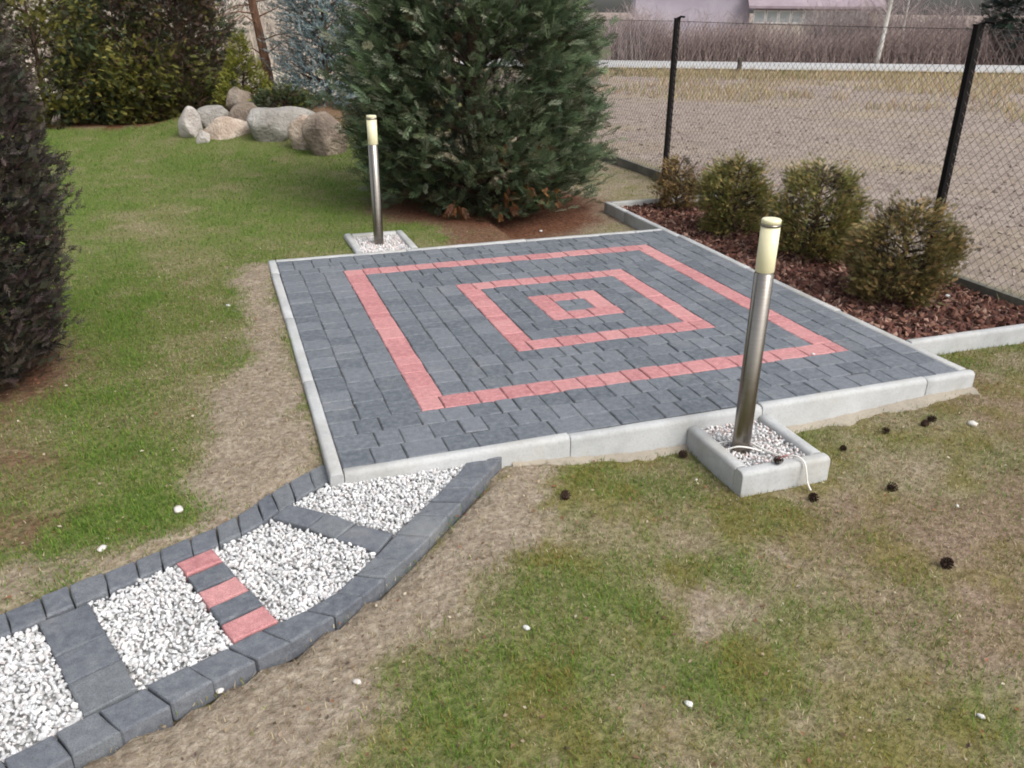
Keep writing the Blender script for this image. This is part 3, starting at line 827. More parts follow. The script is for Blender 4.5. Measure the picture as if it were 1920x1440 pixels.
# ------------------------------------------------------------------ foliage
def kites(defs):
    """defs: base(3), tip(3), half width vector(3) -> one narrow triangle each"""
    V = []; F = []
    for b_, t_, hw in defs:
        b_, t_, hw = map(np.array, (b_, t_, hw)); m_ = b_ + (t_ - b_) * 0.12
        n0 = len(V); V += [m_ + hw, t_, m_ - hw]; F.append((n0, n0 + 1, n0 + 2))
    return np.array(V), np.array(F)
def spray_template(pairs=6, sub=2, wid=0.045, ang=42, droop=0.18, seed=1):
    r = random.Random(seed); D = []
    def P(u, v): return np.array([u, v, -droop * u * u - 0.25 * abs(v) * abs(v) + r.uniform(-.02, .02)])
    D.append((P(0, 0), P(1.02, r.uniform(-.03, .03)), (0, wid * .55, 0)))
    for i in range(pairs):
        u = 0.12 + 0.80 * i / pairs
        for sgn in (-1, 1):
            uu = u + (0.05 if sgn > 0 else 0) + r.uniform(-.02, .02)
            L = (0.50 * (1 - 0.62 * u) + 0.06) * r.uniform(.75, 1.15); an = R(ang + r.uniform(-8, 8)) * sgn
            d = np.array([math.cos(an), math.sin(an)]); nrm = np.array([-d[1], d[0]])
            b_ = np.array([uu, 0]); t_ = b_ + d * L
            D.append((P(*b_), P(*t_), tuple(nrm * wid * .6) + (0,)))
            for j in range(sub):
                f = 0.30 + 0.5 * j / max(1, sub - 1) if sub > 1 else 0.45
                for s2 in (-1, 1):
                    c0 = b_ + d * L * f; a2 = an + R(36) * s2; l2 = L * 0.42 * (1.15 - f)
                    d2 = np.array([math.cos(a2), math.sin(a2)]); n2 = np.array([-d2[1], d2[0]])
                    D.append((P(*c0), P(*(c0 + d2 * l2)), tuple(n2 * wid * .55) + (0,)))
    return kites(D)
def needle_template(n=18, L=0.22, wid=0.012, seed=2):
    r = random.Random(seed); D = []
    D.append(((0, 0, 0), (1, 0, 0), (0, .02, 0)))
    for i in range(n):
        u = 0.1 + 0.9 * i / n; t = r.uniform(0, 6.28); e1 = np.array([0.55, math.cos(t) * .8, math.sin(t) * .8]); e1 /= np.linalg.norm(e1)
        hw = np.cross(e1, np.array([1, 0, 0])); hw /= np.linalg.norm(hw)
        D.append((np.array([u, 0, 0]), np.array([u, 0, 0]) + e1 * L * r.uniform(.8, 1.1), hw * wid))
    return kites(D)
T_cyp = spray_template(8, 2, .040, 40, .22)
T_cyp2 = spray_template(5, 1, .075, 40, .28, 4)
T_small = spray_template(4, 1, .10, 40, .10, 6)
T_fan = spray_template(5, 1, .085, 36, .05, 9)
T_needle = needle_template(16, .17, .034)
T_twig = needle_template(10, .55, .03, 5)
T_tiny = spray_template(3, 0, .10, 34, .10, 12)
T_feath = spray_template(6, 1, .052, 38, .24, 21)
T_plume = spray_template(5, 0, .085, 38, .16, 14)
T_thin = spray_template(6, 0, .050, 38, .2, 15)

def nrm(a_): return a_ / np.maximum(1e-9, np.linalg.norm(a_, axis=-1, keepdims=True))
def instances(T, P, Dr, size, C, up=None, roll=0.6):
    """place template T at points P along directions Dr"""
    TV, TF = T; n = len(P); Dr = nrm(Dr)
    if up is None: up = np.tile([0, 0, 1.0], (n, 1))
    b_ = nrm(np.cross(up + rng.normal(0, roll, (n, 3)), Dr)); nn = np.cross(Dr, b_)
    W = P[:, None, :] + size[:, None, None] * (TV[None, :, 0, None] * Dr[:, None] + TV[None, :, 1, None] * b_[:, None] + TV[None, :, 2, None] * nn[:, None])
    Fx = (TF[None] + (np.arange(n) * len(TV))[:, None, None]).reshape(-1, TF.shape[1])
    return W.reshape(-1, 3), Fx, np.repeat(C, len(TV), 0)
def join(parts):
    V = []; F = []; C = []; n = 0
    for v, f, c_ in parts: V.append(v); F.append(f + n); C.append(c_); n += len(v)
    return np.concatenate(V), np.concatenate(F), np.concatenate(C)
def pick(cols, n, jit=.18):
    cols = np.asarray(cols)
    return np.clip(cols[rng.integers(0, len(cols), n)] * rng.uniform(1 - jit, 1 + jit, (n, 1)) + rng.normal(0, .004, (n, 3)), .004, .9)
def prof_r(prof, z):
    zs = [p_[0] for p_ in prof]; rs = [p_[1] for p_ in prof]; return np.interp(z, zs, rs)

def conifer(name, loc, label, cat, prof, nclus, per, size, cols, tmpl, spread=.15, tipcols=None, inner=None, inner_cols=None,
            upbias=.5, trunk_r=.07, bark=None, group=None, lump=.14, down=0.0, roll=.6, shell=(.78, 1.0), azim=None, limbs=True, tip_frac=.35, jit=.38, in_r=(.35, .74), in_s=1.1, in_t=None):
    """crown of clumps of sprays round a trunk with limbs; prof [(height, radius)]"""
    o = empty(name, loc)
    zmax = prof[-1][0]
    zz = np.linspace(prof[0][0], zmax, 400); wgt = np.maximum(.03, prof_r(prof, zz)); cdf = np.cumsum(wgt) / wgt.sum()
    cz = np.interp(rng.random(nclus), cdf, zz)
    th = rng.uniform(0, 2 * math.pi, nclus) if azim is None else rng.uniform(azim[0], azim[1], nclus)
    rr = prof_r(prof, cz) * (1 + lump * rng.normal(0, 1, nclus)) * rng.uniform(shell[0], shell[1], nclus)
    cc = np.stack([rr * np.cos(th), rr * np.sin(th), cz], -1)
    rep = np.repeat(np.arange(nclus), per); n = len(rep)
    outd = np.stack([np.cos(th[rep]), np.sin(th[rep]), np.full(n, upbias)], -1)
    P = cc[rep] + rng.normal(0, spread, (n, 3)) - nrm(outd) * spread * .4
    P[:, 2] = np.maximum(P[:, 2], prof[0][0] + .01)
    Dr = nrm(outd) + rng.normal(0, jit, (n, 3)); Dr[:, 2] -= down
    tone = rng.uniform(.78, 1.22, (nclus, 1))[rep]
    C = pick(cols, n) * tone
    if tipcols is not None:
        tip = (rng.random(n) < tip_frac); C[tip] = pick(tipcols, int(tip.sum()))
    parts = [instances(tmpl, P, Dr, rng.uniform(size[0], size[1], n), C, roll=roll)]
    if inner:
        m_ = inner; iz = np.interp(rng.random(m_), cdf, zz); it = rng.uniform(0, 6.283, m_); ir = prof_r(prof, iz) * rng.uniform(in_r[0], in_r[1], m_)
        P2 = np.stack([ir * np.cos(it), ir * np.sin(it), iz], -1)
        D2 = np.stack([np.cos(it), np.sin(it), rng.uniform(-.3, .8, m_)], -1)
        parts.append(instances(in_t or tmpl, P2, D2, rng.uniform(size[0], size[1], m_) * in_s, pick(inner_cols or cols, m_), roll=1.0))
    V, F, C = join(parts)
    V[:, 2] = np.maximum(V[:, 2], 0.004 + prof[0][0] * .2)
    crown = link('crown', fast('crown', V, F, False, dict(col=C)), M_leaf, o)
    mb = MB(); h = zmax * .93
    mb.tube([(0.02 * math.sin(i * 1.7), .02 * math.cos(i * 2.1), -.05 + (h + .05) * i / 8) for i in range(9)], [max(.006, trunk_r * (1 - .92 * (i / 8))) for i in range(9)], 8)
    if limbs:
        for i in range(min(nclus, 70)):
            e_ = cc[i]; zb = max(.05, e_[2] - .45 * math.hypot(e_[0], e_[1]))
            mb.tube([(0, 0, zb), (e_[0] * .5, e_[1] * .5, zb + (e_[2] - zb) * .42), tuple(e_)], [trunk_r * .28, trunk_r * .18, trunk_r * .06], 4, False)
    mb.build('trunk', bark or M_bark, o, True)
    tag(o, label, cat, group)
    return o

G_CYP = [(.105, .148, .074), (.128, .172, .088), (.082, .120, .062), (.145, .188, .100), (.064, .094, .050)]
G_CYPTIP = [(.205, .240, .155), (.24, .265, .185), (.165, .21, .125), (.24, .25, .16)]
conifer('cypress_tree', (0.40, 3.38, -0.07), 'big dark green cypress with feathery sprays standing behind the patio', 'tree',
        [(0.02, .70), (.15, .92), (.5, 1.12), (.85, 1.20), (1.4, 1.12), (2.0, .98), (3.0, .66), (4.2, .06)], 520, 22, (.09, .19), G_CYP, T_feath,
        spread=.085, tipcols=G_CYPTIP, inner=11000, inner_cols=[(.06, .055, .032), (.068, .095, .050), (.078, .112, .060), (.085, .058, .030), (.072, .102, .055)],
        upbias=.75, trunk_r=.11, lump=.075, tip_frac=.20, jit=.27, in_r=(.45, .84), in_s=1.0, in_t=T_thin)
# dead, orange brown sprays hanging low inside the big cypress
DP = []
for (dx, dy, dz, m_) in ((-.10, -.98, .66, 5), (.24, -1.0, .52, 6), (.34, -1.02, .74, 4), (.05, -.84, .20, 14), (-.45, -.78, .16, 12), (.5, -.78, .2, 10), (.25, -.80, .32, 10)):
    DP += [(dx + rng.normal(0, .05), dy + rng.normal(0, .05), dz + rng.normal(0, .06)) for _ in range(m_)]
DP = np.array(DP); n = len(DP)
D2 = np.stack([rng.normal(0, .35, n), rng.normal(-.3, .3, n), rng.normal(-.7, .35, n)], -1)
V, F, C = instances(T_cyp2, DP, D2, rng.uniform(.06, .13, n), pick([(.26, .105, .03), (.18, .07, .026), (.12, .05, .026), (.32, .15, .05)], n), roll=1.0)
V[:, 2] = np.maximum(V[:, 2], .01)
dead = link('dead_foliage', fast('dead_foliage', V, F, False, dict(col=C)), M_leaf, [o for o in col.objects if o.name == 'cypress_tree'][0])
dead['label'] = 'orange brown dead sprays low in the crown'

G_DARK = [(.056, .042, .036), (.070, .054, .045), (.042, .034, .028), (.058, .053, .037), (.088, .066, .056), (.046, .050, .032)]
conifer('column_conifer', (-3.56, -0.10, -0.03), 'dark brownish columnar conifer at the left edge of the lawn', 'tree',
        [(0.02, .42), (.1, .58), (.25, .66), (.55, .70), (.9, .79), (1.1, .79), (1.5, .72), (1.8, .66), (2.6, .42), (3.2, .04)], 1500, 20, (.032, .068), G_DARK, T_tiny,
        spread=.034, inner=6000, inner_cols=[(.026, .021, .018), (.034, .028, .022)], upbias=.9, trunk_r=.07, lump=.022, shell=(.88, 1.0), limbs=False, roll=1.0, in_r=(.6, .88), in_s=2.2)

# four globe shrubs in the bed
G_GL = [(.165, .170, .048), (.140, .148, .042), (.195, .185, .058), (.115, .125, .038), (.215, .185, .060)]
G_GLT = [(.34, .25, .09), (.28, .225, .08), (.37, .25, .10)]
G_BR = [(.18, .105, .05), (.24, .15, .07), (.14, .085, .042), (.28, .19, .095), (.12, .10, .04)]
def globe(x, y, r_, h, label, cols, tips, n):
    pf = [(.03, r_ * .62), (h * .2, r_ * .92), (h * .48, r_), (h * .72, r_ * .90), (h * .9, r_ * .6), (h, r_ * .2)]
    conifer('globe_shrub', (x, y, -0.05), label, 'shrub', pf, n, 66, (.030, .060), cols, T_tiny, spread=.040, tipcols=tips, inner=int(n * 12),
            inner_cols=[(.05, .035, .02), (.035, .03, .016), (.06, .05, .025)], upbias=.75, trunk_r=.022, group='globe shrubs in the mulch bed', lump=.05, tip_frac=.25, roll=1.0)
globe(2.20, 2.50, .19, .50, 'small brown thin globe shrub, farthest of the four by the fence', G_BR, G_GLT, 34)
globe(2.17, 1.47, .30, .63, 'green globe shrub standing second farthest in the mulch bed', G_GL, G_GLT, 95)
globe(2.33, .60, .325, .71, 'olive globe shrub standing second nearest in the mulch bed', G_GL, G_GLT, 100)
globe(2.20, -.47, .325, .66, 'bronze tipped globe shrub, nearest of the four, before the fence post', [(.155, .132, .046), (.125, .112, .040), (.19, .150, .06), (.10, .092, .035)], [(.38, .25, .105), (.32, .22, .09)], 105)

# ------------------------------------------------------------------ chain link fence
fence = empty('chain_link_fence', (FX, 2.0, -0.12))
FT = 1.655
def fl(x, y, z): return (x - FX, y - 2.0, z + .12)
POSTS = [-3.95, 0.0, 4.05, 8.1]
for y in POSTS:
    mb = MB()
    V = []; w_ = .028
    mb.box(-w_, w_, y - 2 - .021, y - 2 + .021, -.3, FT + .12)
    mb.box(-.031, .031, y - 2 - .024, y - 2 + .024, FT + .12, FT + .132)
    mb.build('post', M_post, fence)
    mb = MB()
    mb.tube([(-.004, y - 2, FT + .125), (.02, y - 2 - .04, FT + .145), (.03, y - 2 - .10, FT + .142)], .011, 5); mb.build('post_bracket', M_post, fence)
ME_ = 0.034; RW = 0.0017
y0, y1 = POSTS[0], POSTS[-1]
nw = int((y1 - y0) / ME_); nzz = int((FT + .04) / ME_)
zs = np.linspace(.06, FT + .10, nzz + 1)
prv = random.Random(2)
V = []; F = []
for i in range(nw):                       # each wire zigzags and hooks into its neighbours
    n0 = len(V)
    for j in range(nzz + 1):
        side = (j + i) % 2
        yy = y0 - 2 + (i + side * 1.04) * ME_ + prv.uniform(-.0012, .0012)
        xx = .0020 if side else -.0020
        for (dx, dy) in ((-1, -.7), (1, -.7), (0, 1.1)): V.append((xx + dx * RW, yy + dy * RW, zs[j]))
    for j in range(nzz):
        for k_ in range(3):
            F.append((n0 + j * 3 + k_, n0 + j * 3 + (k_ + 1) % 3, n0 + j * 3 + 3 + (k_ + 1) % 3, n0 + j * 3 + 3 + k_))
wm = link('wire_mesh', fast('wire_mesh', V, F), M_wire, fence); wm['kind'] = 'stuff'
for z in (FT + .10, .08):
    mb = MB(); mb.tube([(.006, y0 - 2 + (y1 - y0) * i / 24, z - (.006 * math.sin(math.pi * ((i % 8) / 8)))) for i in range(25)], .0026, 4); mb.build('tension_wire', M_wire, fence)
for i in range(len(POSTS) - 1):
    mb = MB(); mb.box(-.025, .025, POSTS[i] - 2 + .03, POSTS[i + 1] - 2 - .03, -.2, .115 + prv.uniform(-.01, .01)); mb.build('base_slab', M_slab, fence)
tag(fence, 'dark chain link fence with square posts between garden and ploughed field', 'fence')

# ------------------------------------------------------------------ boulders
def boulder(x, y, z, w_, d_, h, rz, label, mat, seed, ang=.16):
    r = np.random.default_rng(seed); V = ICO3.copy()
    for _ in range(15):                         # flat worn faces
        nv = r.normal(size=3); nv /= np.linalg.norm(nv); dd = r.uniform(.58, .90)
        s = V @ nv; V -= np.maximum(0, s - dd)[:, None] * nv * .94
    V *= (1 + ang * (fbm(V[:, 0] * 1.6 + seed, V[:, 1] * 1.6 + V[:, 2] * 1.3, seed, 3) - .5))[:, None]
    V /= np.abs(V).max(0); V = V * np.array([w_ / 2, d_ / 2, h * .60]); V[:, 2] += h * .40
    o = link('boulder', fast('boulder', V, ICOF3, True), mat, None, (x, y, z), (0, 0, rz))
    tag(o, label, 'boulder', 'boulders edging the rock garden'); return o
S_pale = mat_stone('pale_granite', (.34, .30, .27), (.50, .46, .42), (.60, .56, .53))
S_pink = mat_stone('pinkish_granite', (.36, .27, .21), (.54, .44, .36), (.64, .57, .50))
S_grey = mat_stone('grey_granite', (.22, .203, .178), (.34, .32, .29), (.44, .42, .39))
S_brown = mat_stone('brown_granite', (.15, .115, .085), (.26, .215, .175), (.34, .30, .25))
S_two = mat_stone('two_tone_granite', (.13, .10, .08), (.27, .215, .17), (.56, .46, .36))
boulder(-2.30, 8.45, -.08, .37, .42, .55, .2, 'upright whitish boulder at the left end of the row', S_pale, 23)
boulder(-1.98, 8.75, .04, .66, .5, .46, .4, 'grey boulder behind the upright whitish one', S_grey, 4)
boulder(-1.80, 8.15, -.06, .80, .50, .42, .05, 'wide pinkish white angular boulder low in front', S_pink, 15, .3)
boulder(-2.155, 8.0, -.06, .22, .2, .26, .5, 'small buff stone wedged in front of the whitish boulder', S_pale, 6)
boulder(-1.58, 9.1, .28, .46, .42, .38, .9, 'brown boulder highest on the rock garden', S_brown, 7)
boulder(-1.50, 8.65, .06, .60, .45, .42, .3, 'low reddish brown boulder above the pinkish one', S_brown, 17)
boulder(-1.22, 7.85, -.06, .80, .60, .55, .1, 'big rounded grey boulder in the middle of the row', S_grey, 8)
boulder(-.95, 8.35, .13, .90, .5, .30, -.1, 'long flat grey boulder behind the big rounded one', S_grey, 9)
boulder(-.88, 7.25, -.06, .40, .36, .50, .3, 'upright buff boulder beside the big rounded grey one', S_pink, 10)
boulder(-.60, 6.85, -.06, .66, .55, .58, -.2, 'dark brown boulder at the right end next to the cypress', S_two, 12)

# ------------------------------------------------------------------ shrubs and trees behind the lawn
Y_GR = [(.125, .130, .030), (.090, .098, .026), (.165, .160, .036), (.062, .075, .024)]
Y_TIP = [(.24, .215, .05), (.19, .18, .045), (.28, .24, .06)]
D_GR = [(.046, .064, .027), (.060, .080, .033), (.034, .050, .022), (.078, .090, .036)]
D_BRN = [(.075, .046, .034), (.048, .038, .026), (.10, .060, .042), (.055, .056, .028)]
def bush(x, y, r_, h, label, cols, tips, nclus, per=38, tf=.25, size=(.07, .145), spread=.11, z=-.05):
    pf = [(.03, r_ * .72), (h * .2, r_ * .98), (h * .5, r_), (h * .8, r_ * .7), (h, r_ * .15)]
    return conifer('juniper_bush', (x, y, z), label, 'shrub', pf, nclus, per, size, cols, T_plume, spread=spread, tipcols=tips, tip_frac=tf,
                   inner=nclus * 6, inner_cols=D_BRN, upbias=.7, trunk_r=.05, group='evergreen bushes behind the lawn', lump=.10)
bush(-4.55, 11.4, 1.05, 2.5, 'tall yellow green juniper at the far left behind the lawn', Y_GR, Y_TIP, 150, tf=.35)
bush(-3.35, 11.8, .95, 2.3, 'dark green juniper left of the reddish brown bush', D_GR, Y_TIP, 120, tf=.12)
bush(-3.80, 11.25, .60, 1.05, 'low deep green bush spreading in front of the tall junipers', D_GR, Y_TIP, 75, tf=.07)
bush(-3.0, 11.05, .60, 1.35, 'golden tipped juniper in front, above the bare bed', Y_GR, Y_TIP, 90, tf=.3)
bush(-2.40, 11.5, .85, 2.4, 'reddish brown and dark green bush right of the junipers', D_BRN, Y_TIP, 120, tf=.10)
bush(-2.35, 10.75, .50, 1.10, 'olive bush above the upright whitish boulder', Y_GR, D_BRN, 70, tf=.35)
bush(-5.9, 12.2, 1.2, 2.6, 'dark evergreen bush half hidden by the columnar conifer', D_GR, Y_TIP, 110, tf=.1)
bush(-3.0, 13.4, 1.5, 2.9, 'tall dark evergreen behind the row of junipers', D_GR, D_BRN, 120, per=28, tf=.25, size=(.16, .3), spread=.2)
bush(-.95, 8.95, .42, .38, 'low dark green plant on top of the rock garden', D_GR, Y_GR, 40, size=(.07, .12), spread=.07, z=.22)
conifer('dwarf_spruce', (-1.47, 9.5, .30), 'yellow green cone shaped dwarf spruce on the rock garden', 'tree',
        [(.03, .36), (.12, .43), (.35, .36), (.7, .21), (1.12, .03)], 190, 24, (.04, .075), [(.21, .22, .034), (.17, .185, .03), (.26, .25, .042)], T_tiny,
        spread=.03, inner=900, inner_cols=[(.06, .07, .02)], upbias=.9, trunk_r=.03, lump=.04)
conifer('blue_spruce', (-.15, 9.9, .10), 'silvery blue spruce left of the big cypress', 'tree',
        [(.05, .80), (.3, .88), (1.0, .72), (2.0, .42), (3.0, .05)], 240, 16, (.13, .24), [(.12, .17, .175), (.085, .13, .14), (.17, .225, .23), (.06, .10, .105)], T_needle,
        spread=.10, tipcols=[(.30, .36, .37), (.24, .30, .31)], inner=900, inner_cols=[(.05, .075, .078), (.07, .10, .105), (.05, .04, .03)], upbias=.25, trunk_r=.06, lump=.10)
# pine with bare lower trunk
pine = empty('pine_tree', (-.98, 10.6, .22))
mb = MB(); tp = [(0, 0, -.1), (-.04, 0, .5), (-.12, .02, 1.2), (-.22, .03, 2.0), (-.28, .05, 3.2), (-.30, .05, 5.0)]
mb.tube(tp, [.085, .075, .068, .06, .05, .02], 10)
pb = random.Random(9)
for i in range(26):
    z = pb.uniform(.75, 4.6); t = pb.uniform(0, 6.28); L = pb.uniform(.5, 1.0) * (1.1 - z * .12); f = np.interp(z, [q_[2] for q_ in tp], [q_[0] for q_ in tp])
    e_ = (f + L * math.cos(t), L * math.sin(t), z + pb.uniform(-.2, .25))
    mb.tube([(f, 0, z), (f + L * .5 * math.cos(t) + pb.uniform(-.05, .05), L * .5 * math.sin(t), z + pb.uniform(-.05, .2)), e_], [.014, .009, .003], 4, False)
    for _ in range(5):
        u = pb.uniform(.3, 1); t2 = t + pb.uniform(-1, 1); l2 = pb.uniform(.12, .35)
        b_ = (f + L * u * math.cos(t), L * u * math.sin(t), z + pb.uniform(-.05, .15))
        mb.tube([b_, (b_[0] + l2 * math.cos(t2), b_[1] + l2 * math.sin(t2), b_[2] + pb.uniform(-.12, .12))], [.005, .002], 3, False)
mb.build('trunk', M_pinebark, pine, True)
n = 900; pz = rng.uniform(2.6, 5.3, n); pt = rng.uniform(0, 6.28, n); prr = np.interp(pz, [2.6, 3.2, 4.4, 5.3], [.7, 1.0, .75, .1]) * rng.uniform(.5, 1, n)
P = np.stack([-.28 + prr * np.cos(pt), prr * np.sin(pt), pz], -1)
V, F, C = instances(T_twig, P, np.stack([np.cos(pt), np.sin(pt), np.full(n, .7)], -1) + rng.normal(0, .4, (n, 3)), rng.uniform(.1, .2, n), pick([(.05, .085, .045), (.07, .11, .055)], n))
link('crown', fast('crown', V, F, False, dict(col=C)), M_leaf, pine)
tag(pine, 'pine with a bare leaning reddish trunk behind the dwarf spruce', 'tree')

# ------------------------------------------------------------------ beyond the fence
def twig_mass(name, centre_line, depth, h, n, label, cat, mat, rad=.012, seed=1):
    """hedge of bare stems: forked thin stems on a line of ground points"""
    r = random.Random(seed); V = []; F = []
    def strip(p_, q_, r0, r1):
        n0 = len(V); d = Vector(q_) - Vector(p_); u = d.cross(Vector((r.uniform(-1, 1), r.uniform(-1, 1), .2))).normalized(); v = d.cross(u).normalized()
        for k_ in range(3):
            t = 2.094 * k_; V.append(Vector(p_) + r0 * (math.cos(t) * u + math.sin(t) * v))
        V.append(Vector(q_))
        for k_ in range(3): F.append((n0 + k_, n0 + (k_ + 1) % 3, n0 + 3))
    for _ in range(n):
        t = r.random(); a_, b_ = centre_line; s = r.uniform(-depth / 2, depth / 2)
        bx_ = a_[0] + (b_[0] - a_[0]) * t + N2[0] * s; by_ = a_[1] + (b_[1] - a_[1]) * t + N2[1] * s
        hh = h * (0.75 + .5 * float(vnoise(np.array([bx_ * .8]), np.array([by_ * .8]), seed)[0])) * r.uniform(.6, 1)
        lean = (r.gauss(0, .16), r.gauss(0, .16)); p_ = (bx_, by_, -.14); m_ = (bx_ + lean[0] * hh * .5, by_ + lean[1] * hh * .5, hh * .5); e_ = (bx_ + lean[0] * hh * 1.3, by_ + lean[1] * hh * 1.3, hh)
        strip(p_, e_, rad, 0)
        for _k in range(4):
            f = r.uniform(.25, .9); c_ = tuple(p_[i] + (e_[i] - p_[i]) * f for i in range(3)); l2 = hh * r.uniform(.15, .35)
            strip(c_, (c_[0] + r.gauss(0, .6) * l2, c_[1] + r.gauss(0, .6) * l2, c_[2] + l2 * r.uniform(.3, 1)), rad * .5, rad * .15)
    o = link(name, fast(name, [tuple(v) for v in V], F), mat)
    tag(o, label, cat); return o
M_twig2 = mat_bark('plum_twigs', (0.24, 0.19, 0.185), (0.42, 0.35, 0.335), 2)
twig_mass('bare_hedge', (bk(2.2, 6.3), bk(26, 6.3)), 1.4, 1.3, 3800, 'low reddish brown bare hedge along the far side of the road', 'hedge', M_twig, .016, 3)
twig_mass('bare_shrubs', (bk(-12, 6.8), bk(2.6, 6.8)), 2.2, 1.9, 2200, 'taller grey brown bare shrubs across the road beside the cypress', 'shrubs', M_twig2, .018, 4)
twig_mass('bare_thicket', (bk(9.5, 12), bk(24, 12)), 2.5, 2.3, 1800, 'pale grey brown thicket of bare shrubs behind the low hedge', 'shrubs', M_twig2, .02, 5)

twig_mass('thin_thicket', (bk(0.5, 13), bk(9.5, 13)), 2.5, 1.9, 500, 'sparse bare shrubs in front of the lavender building', 'shrubs', M_twig2, .018, 8)
twig_mass('pale_scrub', ((-9.0, 27.0), (6.0, 24.0)), 3.5, 2.6, 1600, 'pale beige bare scrub far behind the pine trunk', 'shrubs', mat_bark('beige_twigs', (0.40, 0.34, 0.28), (0.62, 0.56, 0.50), 2), .03, 6)

def house_frame(name, a0, a1, b0, label, cat):
    q = bk(a0, b0); return empty(name, (q[0], q[1], -.1), math.atan2(T2[1], T2[0]))
def part_box(o, name, mat, *b_):
    mb = MB(); mb.box(*b_); return mb.build(name, mat, o)
# lavender barn
o = house_frame('barn', 2.0, 0, 20, None, None)
part_box(o, 'wall', M_lav, 0, 6.2, 0, 5, 0, 3.2)
mb = MB(); mb.add([(-.3, -.4, 3.1), (6.5, -.4, 3.1), (6.5, 2.5, 4.6), (-.3, 2.5, 4.6), (-.3, 5.4, 3.1), (6.5, 5.4, 3.1), (-.3, -.4, 3.22), (6.5, -.4, 3.22), (6.5, 2.5, 4.72), (-.3, 2.5, 4.72), (-.3, 5.4, 3.22), (6.5, 5.4, 3.22)],
                  [(6, 7, 8, 9), (9, 8, 11, 10), (3, 2, 1, 0), (4, 5, 2, 3), (0, 1, 7, 6), (5, 4, 10, 11), (0, 6, 9, 3), (3, 9, 10, 4), (1, 2, 8, 7), (2, 5, 11, 8)]); mb.build('roof', M_roof, o)
tag(o, 'plain lavender grey building beyond the road, left of the glazed one', 'building')
# low glazed building with plum roof
o = house_frame('glazed_building', 8.2, 0, 19, None, None)
part_box(o, 'wall', M_beige, 0, 6.4, 0.02, 4.5, 0, 1.28)
part_box(o, 'upper_wall', M_lav, 0, 6.4, 0.02, 4.5, 1.95, 2.1)
part_box(o, 'end_wall', M_beige, 6.05, 6.4, 0.0, 4.4, 1.281, 1.949)
for i in range(9):
    x0 = .06 + i * .66
    wn = part_box(o, 'window', M_white, x0, x0 + .62, 0, .07, 1.29, 1.94)
    part_box(wn, 'pane', M_glass, x0 + .06, x0 + .56, -.006, .03, 1.36, 1.87)
mb = MB(); mb.add([(-.3, -.5, 2.02), (6.7, -.5, 2.02), (6.7, 2.2, 3.5), (-.3, 2.2, 3.5), (-.3, 4.9, 2.02), (6.7, 4.9, 2.02), (-.3, -.5, 2.14), (6.7, -.5, 2.14), (6.7, 2.2, 3.62), (-.3, 2.2, 3.62), (-.3, 4.9, 2.14), (6.7, 4.9, 2.14)],
                  [(6, 7, 8, 9), (9, 8, 11, 10), (3, 2, 1, 0), (4, 5, 2, 3), (0, 1, 7, 6), (5, 4, 10, 11), (0, 6, 9, 3), (3, 9, 10, 4), (1, 2, 8, 7), (2, 5, 11, 8)]); mb.build('roof', M_roof, o)
tag(o, 'low building with a band of pale windows under a plum roof beyond the road', 'building')

def birch(a_, b_, h, lean, r0, label, seed):
    q = bk(a_, b_); o = empty('birch_tree', (q[0], q[1], -.12)); r = random.Random(seed)
    mb = MB(); pts = [(lean * (z / h) * h + .05 * math.sin(z * 1.3 + seed), .04 * math.cos(z), z) for z in np.linspace(-.1, h, 9)]
    mb.tube(pts, list(np.linspace(r0, .012, 9)), 8); mb.build('trunk', M_birch, o, True)
    mb = MB()
    for i in range(70):
        z = r.uniform(h * .25, h * .97); x = np.interp(z, [p_[2] for p_ in pts], [p_[0] for p_ in pts]); t = r.uniform(0, 6.28); L = (h - z) * .3 + .3
        e_ = (x + L * math.cos(t), L * math.sin(t), z + L * r.uniform(.5, 1.1)); mb.tube([(x, 0, z), e_], [.014, .004], 3, False)
        for _ in range(4):
            u = r.uniform(.3, 1); b0 = (x + (e_[0] - x) * u, e_[1] * u, z + (e_[2] - z) * u); l2 = L * .5
            mb.tube([b0, (b0[0] + r.gauss(0, .4) * l2, b0[1] + r.gauss(0, .4) * l2, b0[2] - l2 * r.uniform(-.5, .5))], [.006, .002], 3, False)
    mb.build('crown', M_twig2, o)
    tag(o, label, 'tree', 'bare birches beyond the road')
birch(10.9, 5.1, 6.0, .10, .10, 'pale leaning birch trunk, thickest of the three across the road', 1)
birch(12.3, 9.5, 6.5, .03, .075, 'slim upright birch just right of the leaning one', 2)
birch(13.3, 9.9, 5.5, -.05, .06, 'thinnest birch, rightmost of the three', 3)
q = bk(17.0, 7.0)
conifer('far_spruce', (q[0], q[1], -.12), 'dark green conifer across the road at the right edge', 'tree',
        [(.1, 1.5), (.6, 1.7), (2, 1.25), (4, .6), (5.4, .05)], 150, 12, (.3, .55), [(.035, .05, .04), (.045, .065, .048), (.028, .04, .034)], T_plume, spread=.22, inner=400, inner_cols=[(.03, .035, .028)], upbias=.2, trunk_r=.12)
q = bk(4.9, -.35)
mb = MB(); mb.tube([(0, 0, -.2), (.01, 0, .22), (.0, 0, .44)], [.085, .08, .075], 9); mb.tube([(0, 0, .44), (0, 0, .47)], [.075, .04], 9)
tag(mb.build('marker_post', M_wood, None, False, (q[0], q[1], -.1)), 'short dark wooden marker post at the edge of the road', 'post')

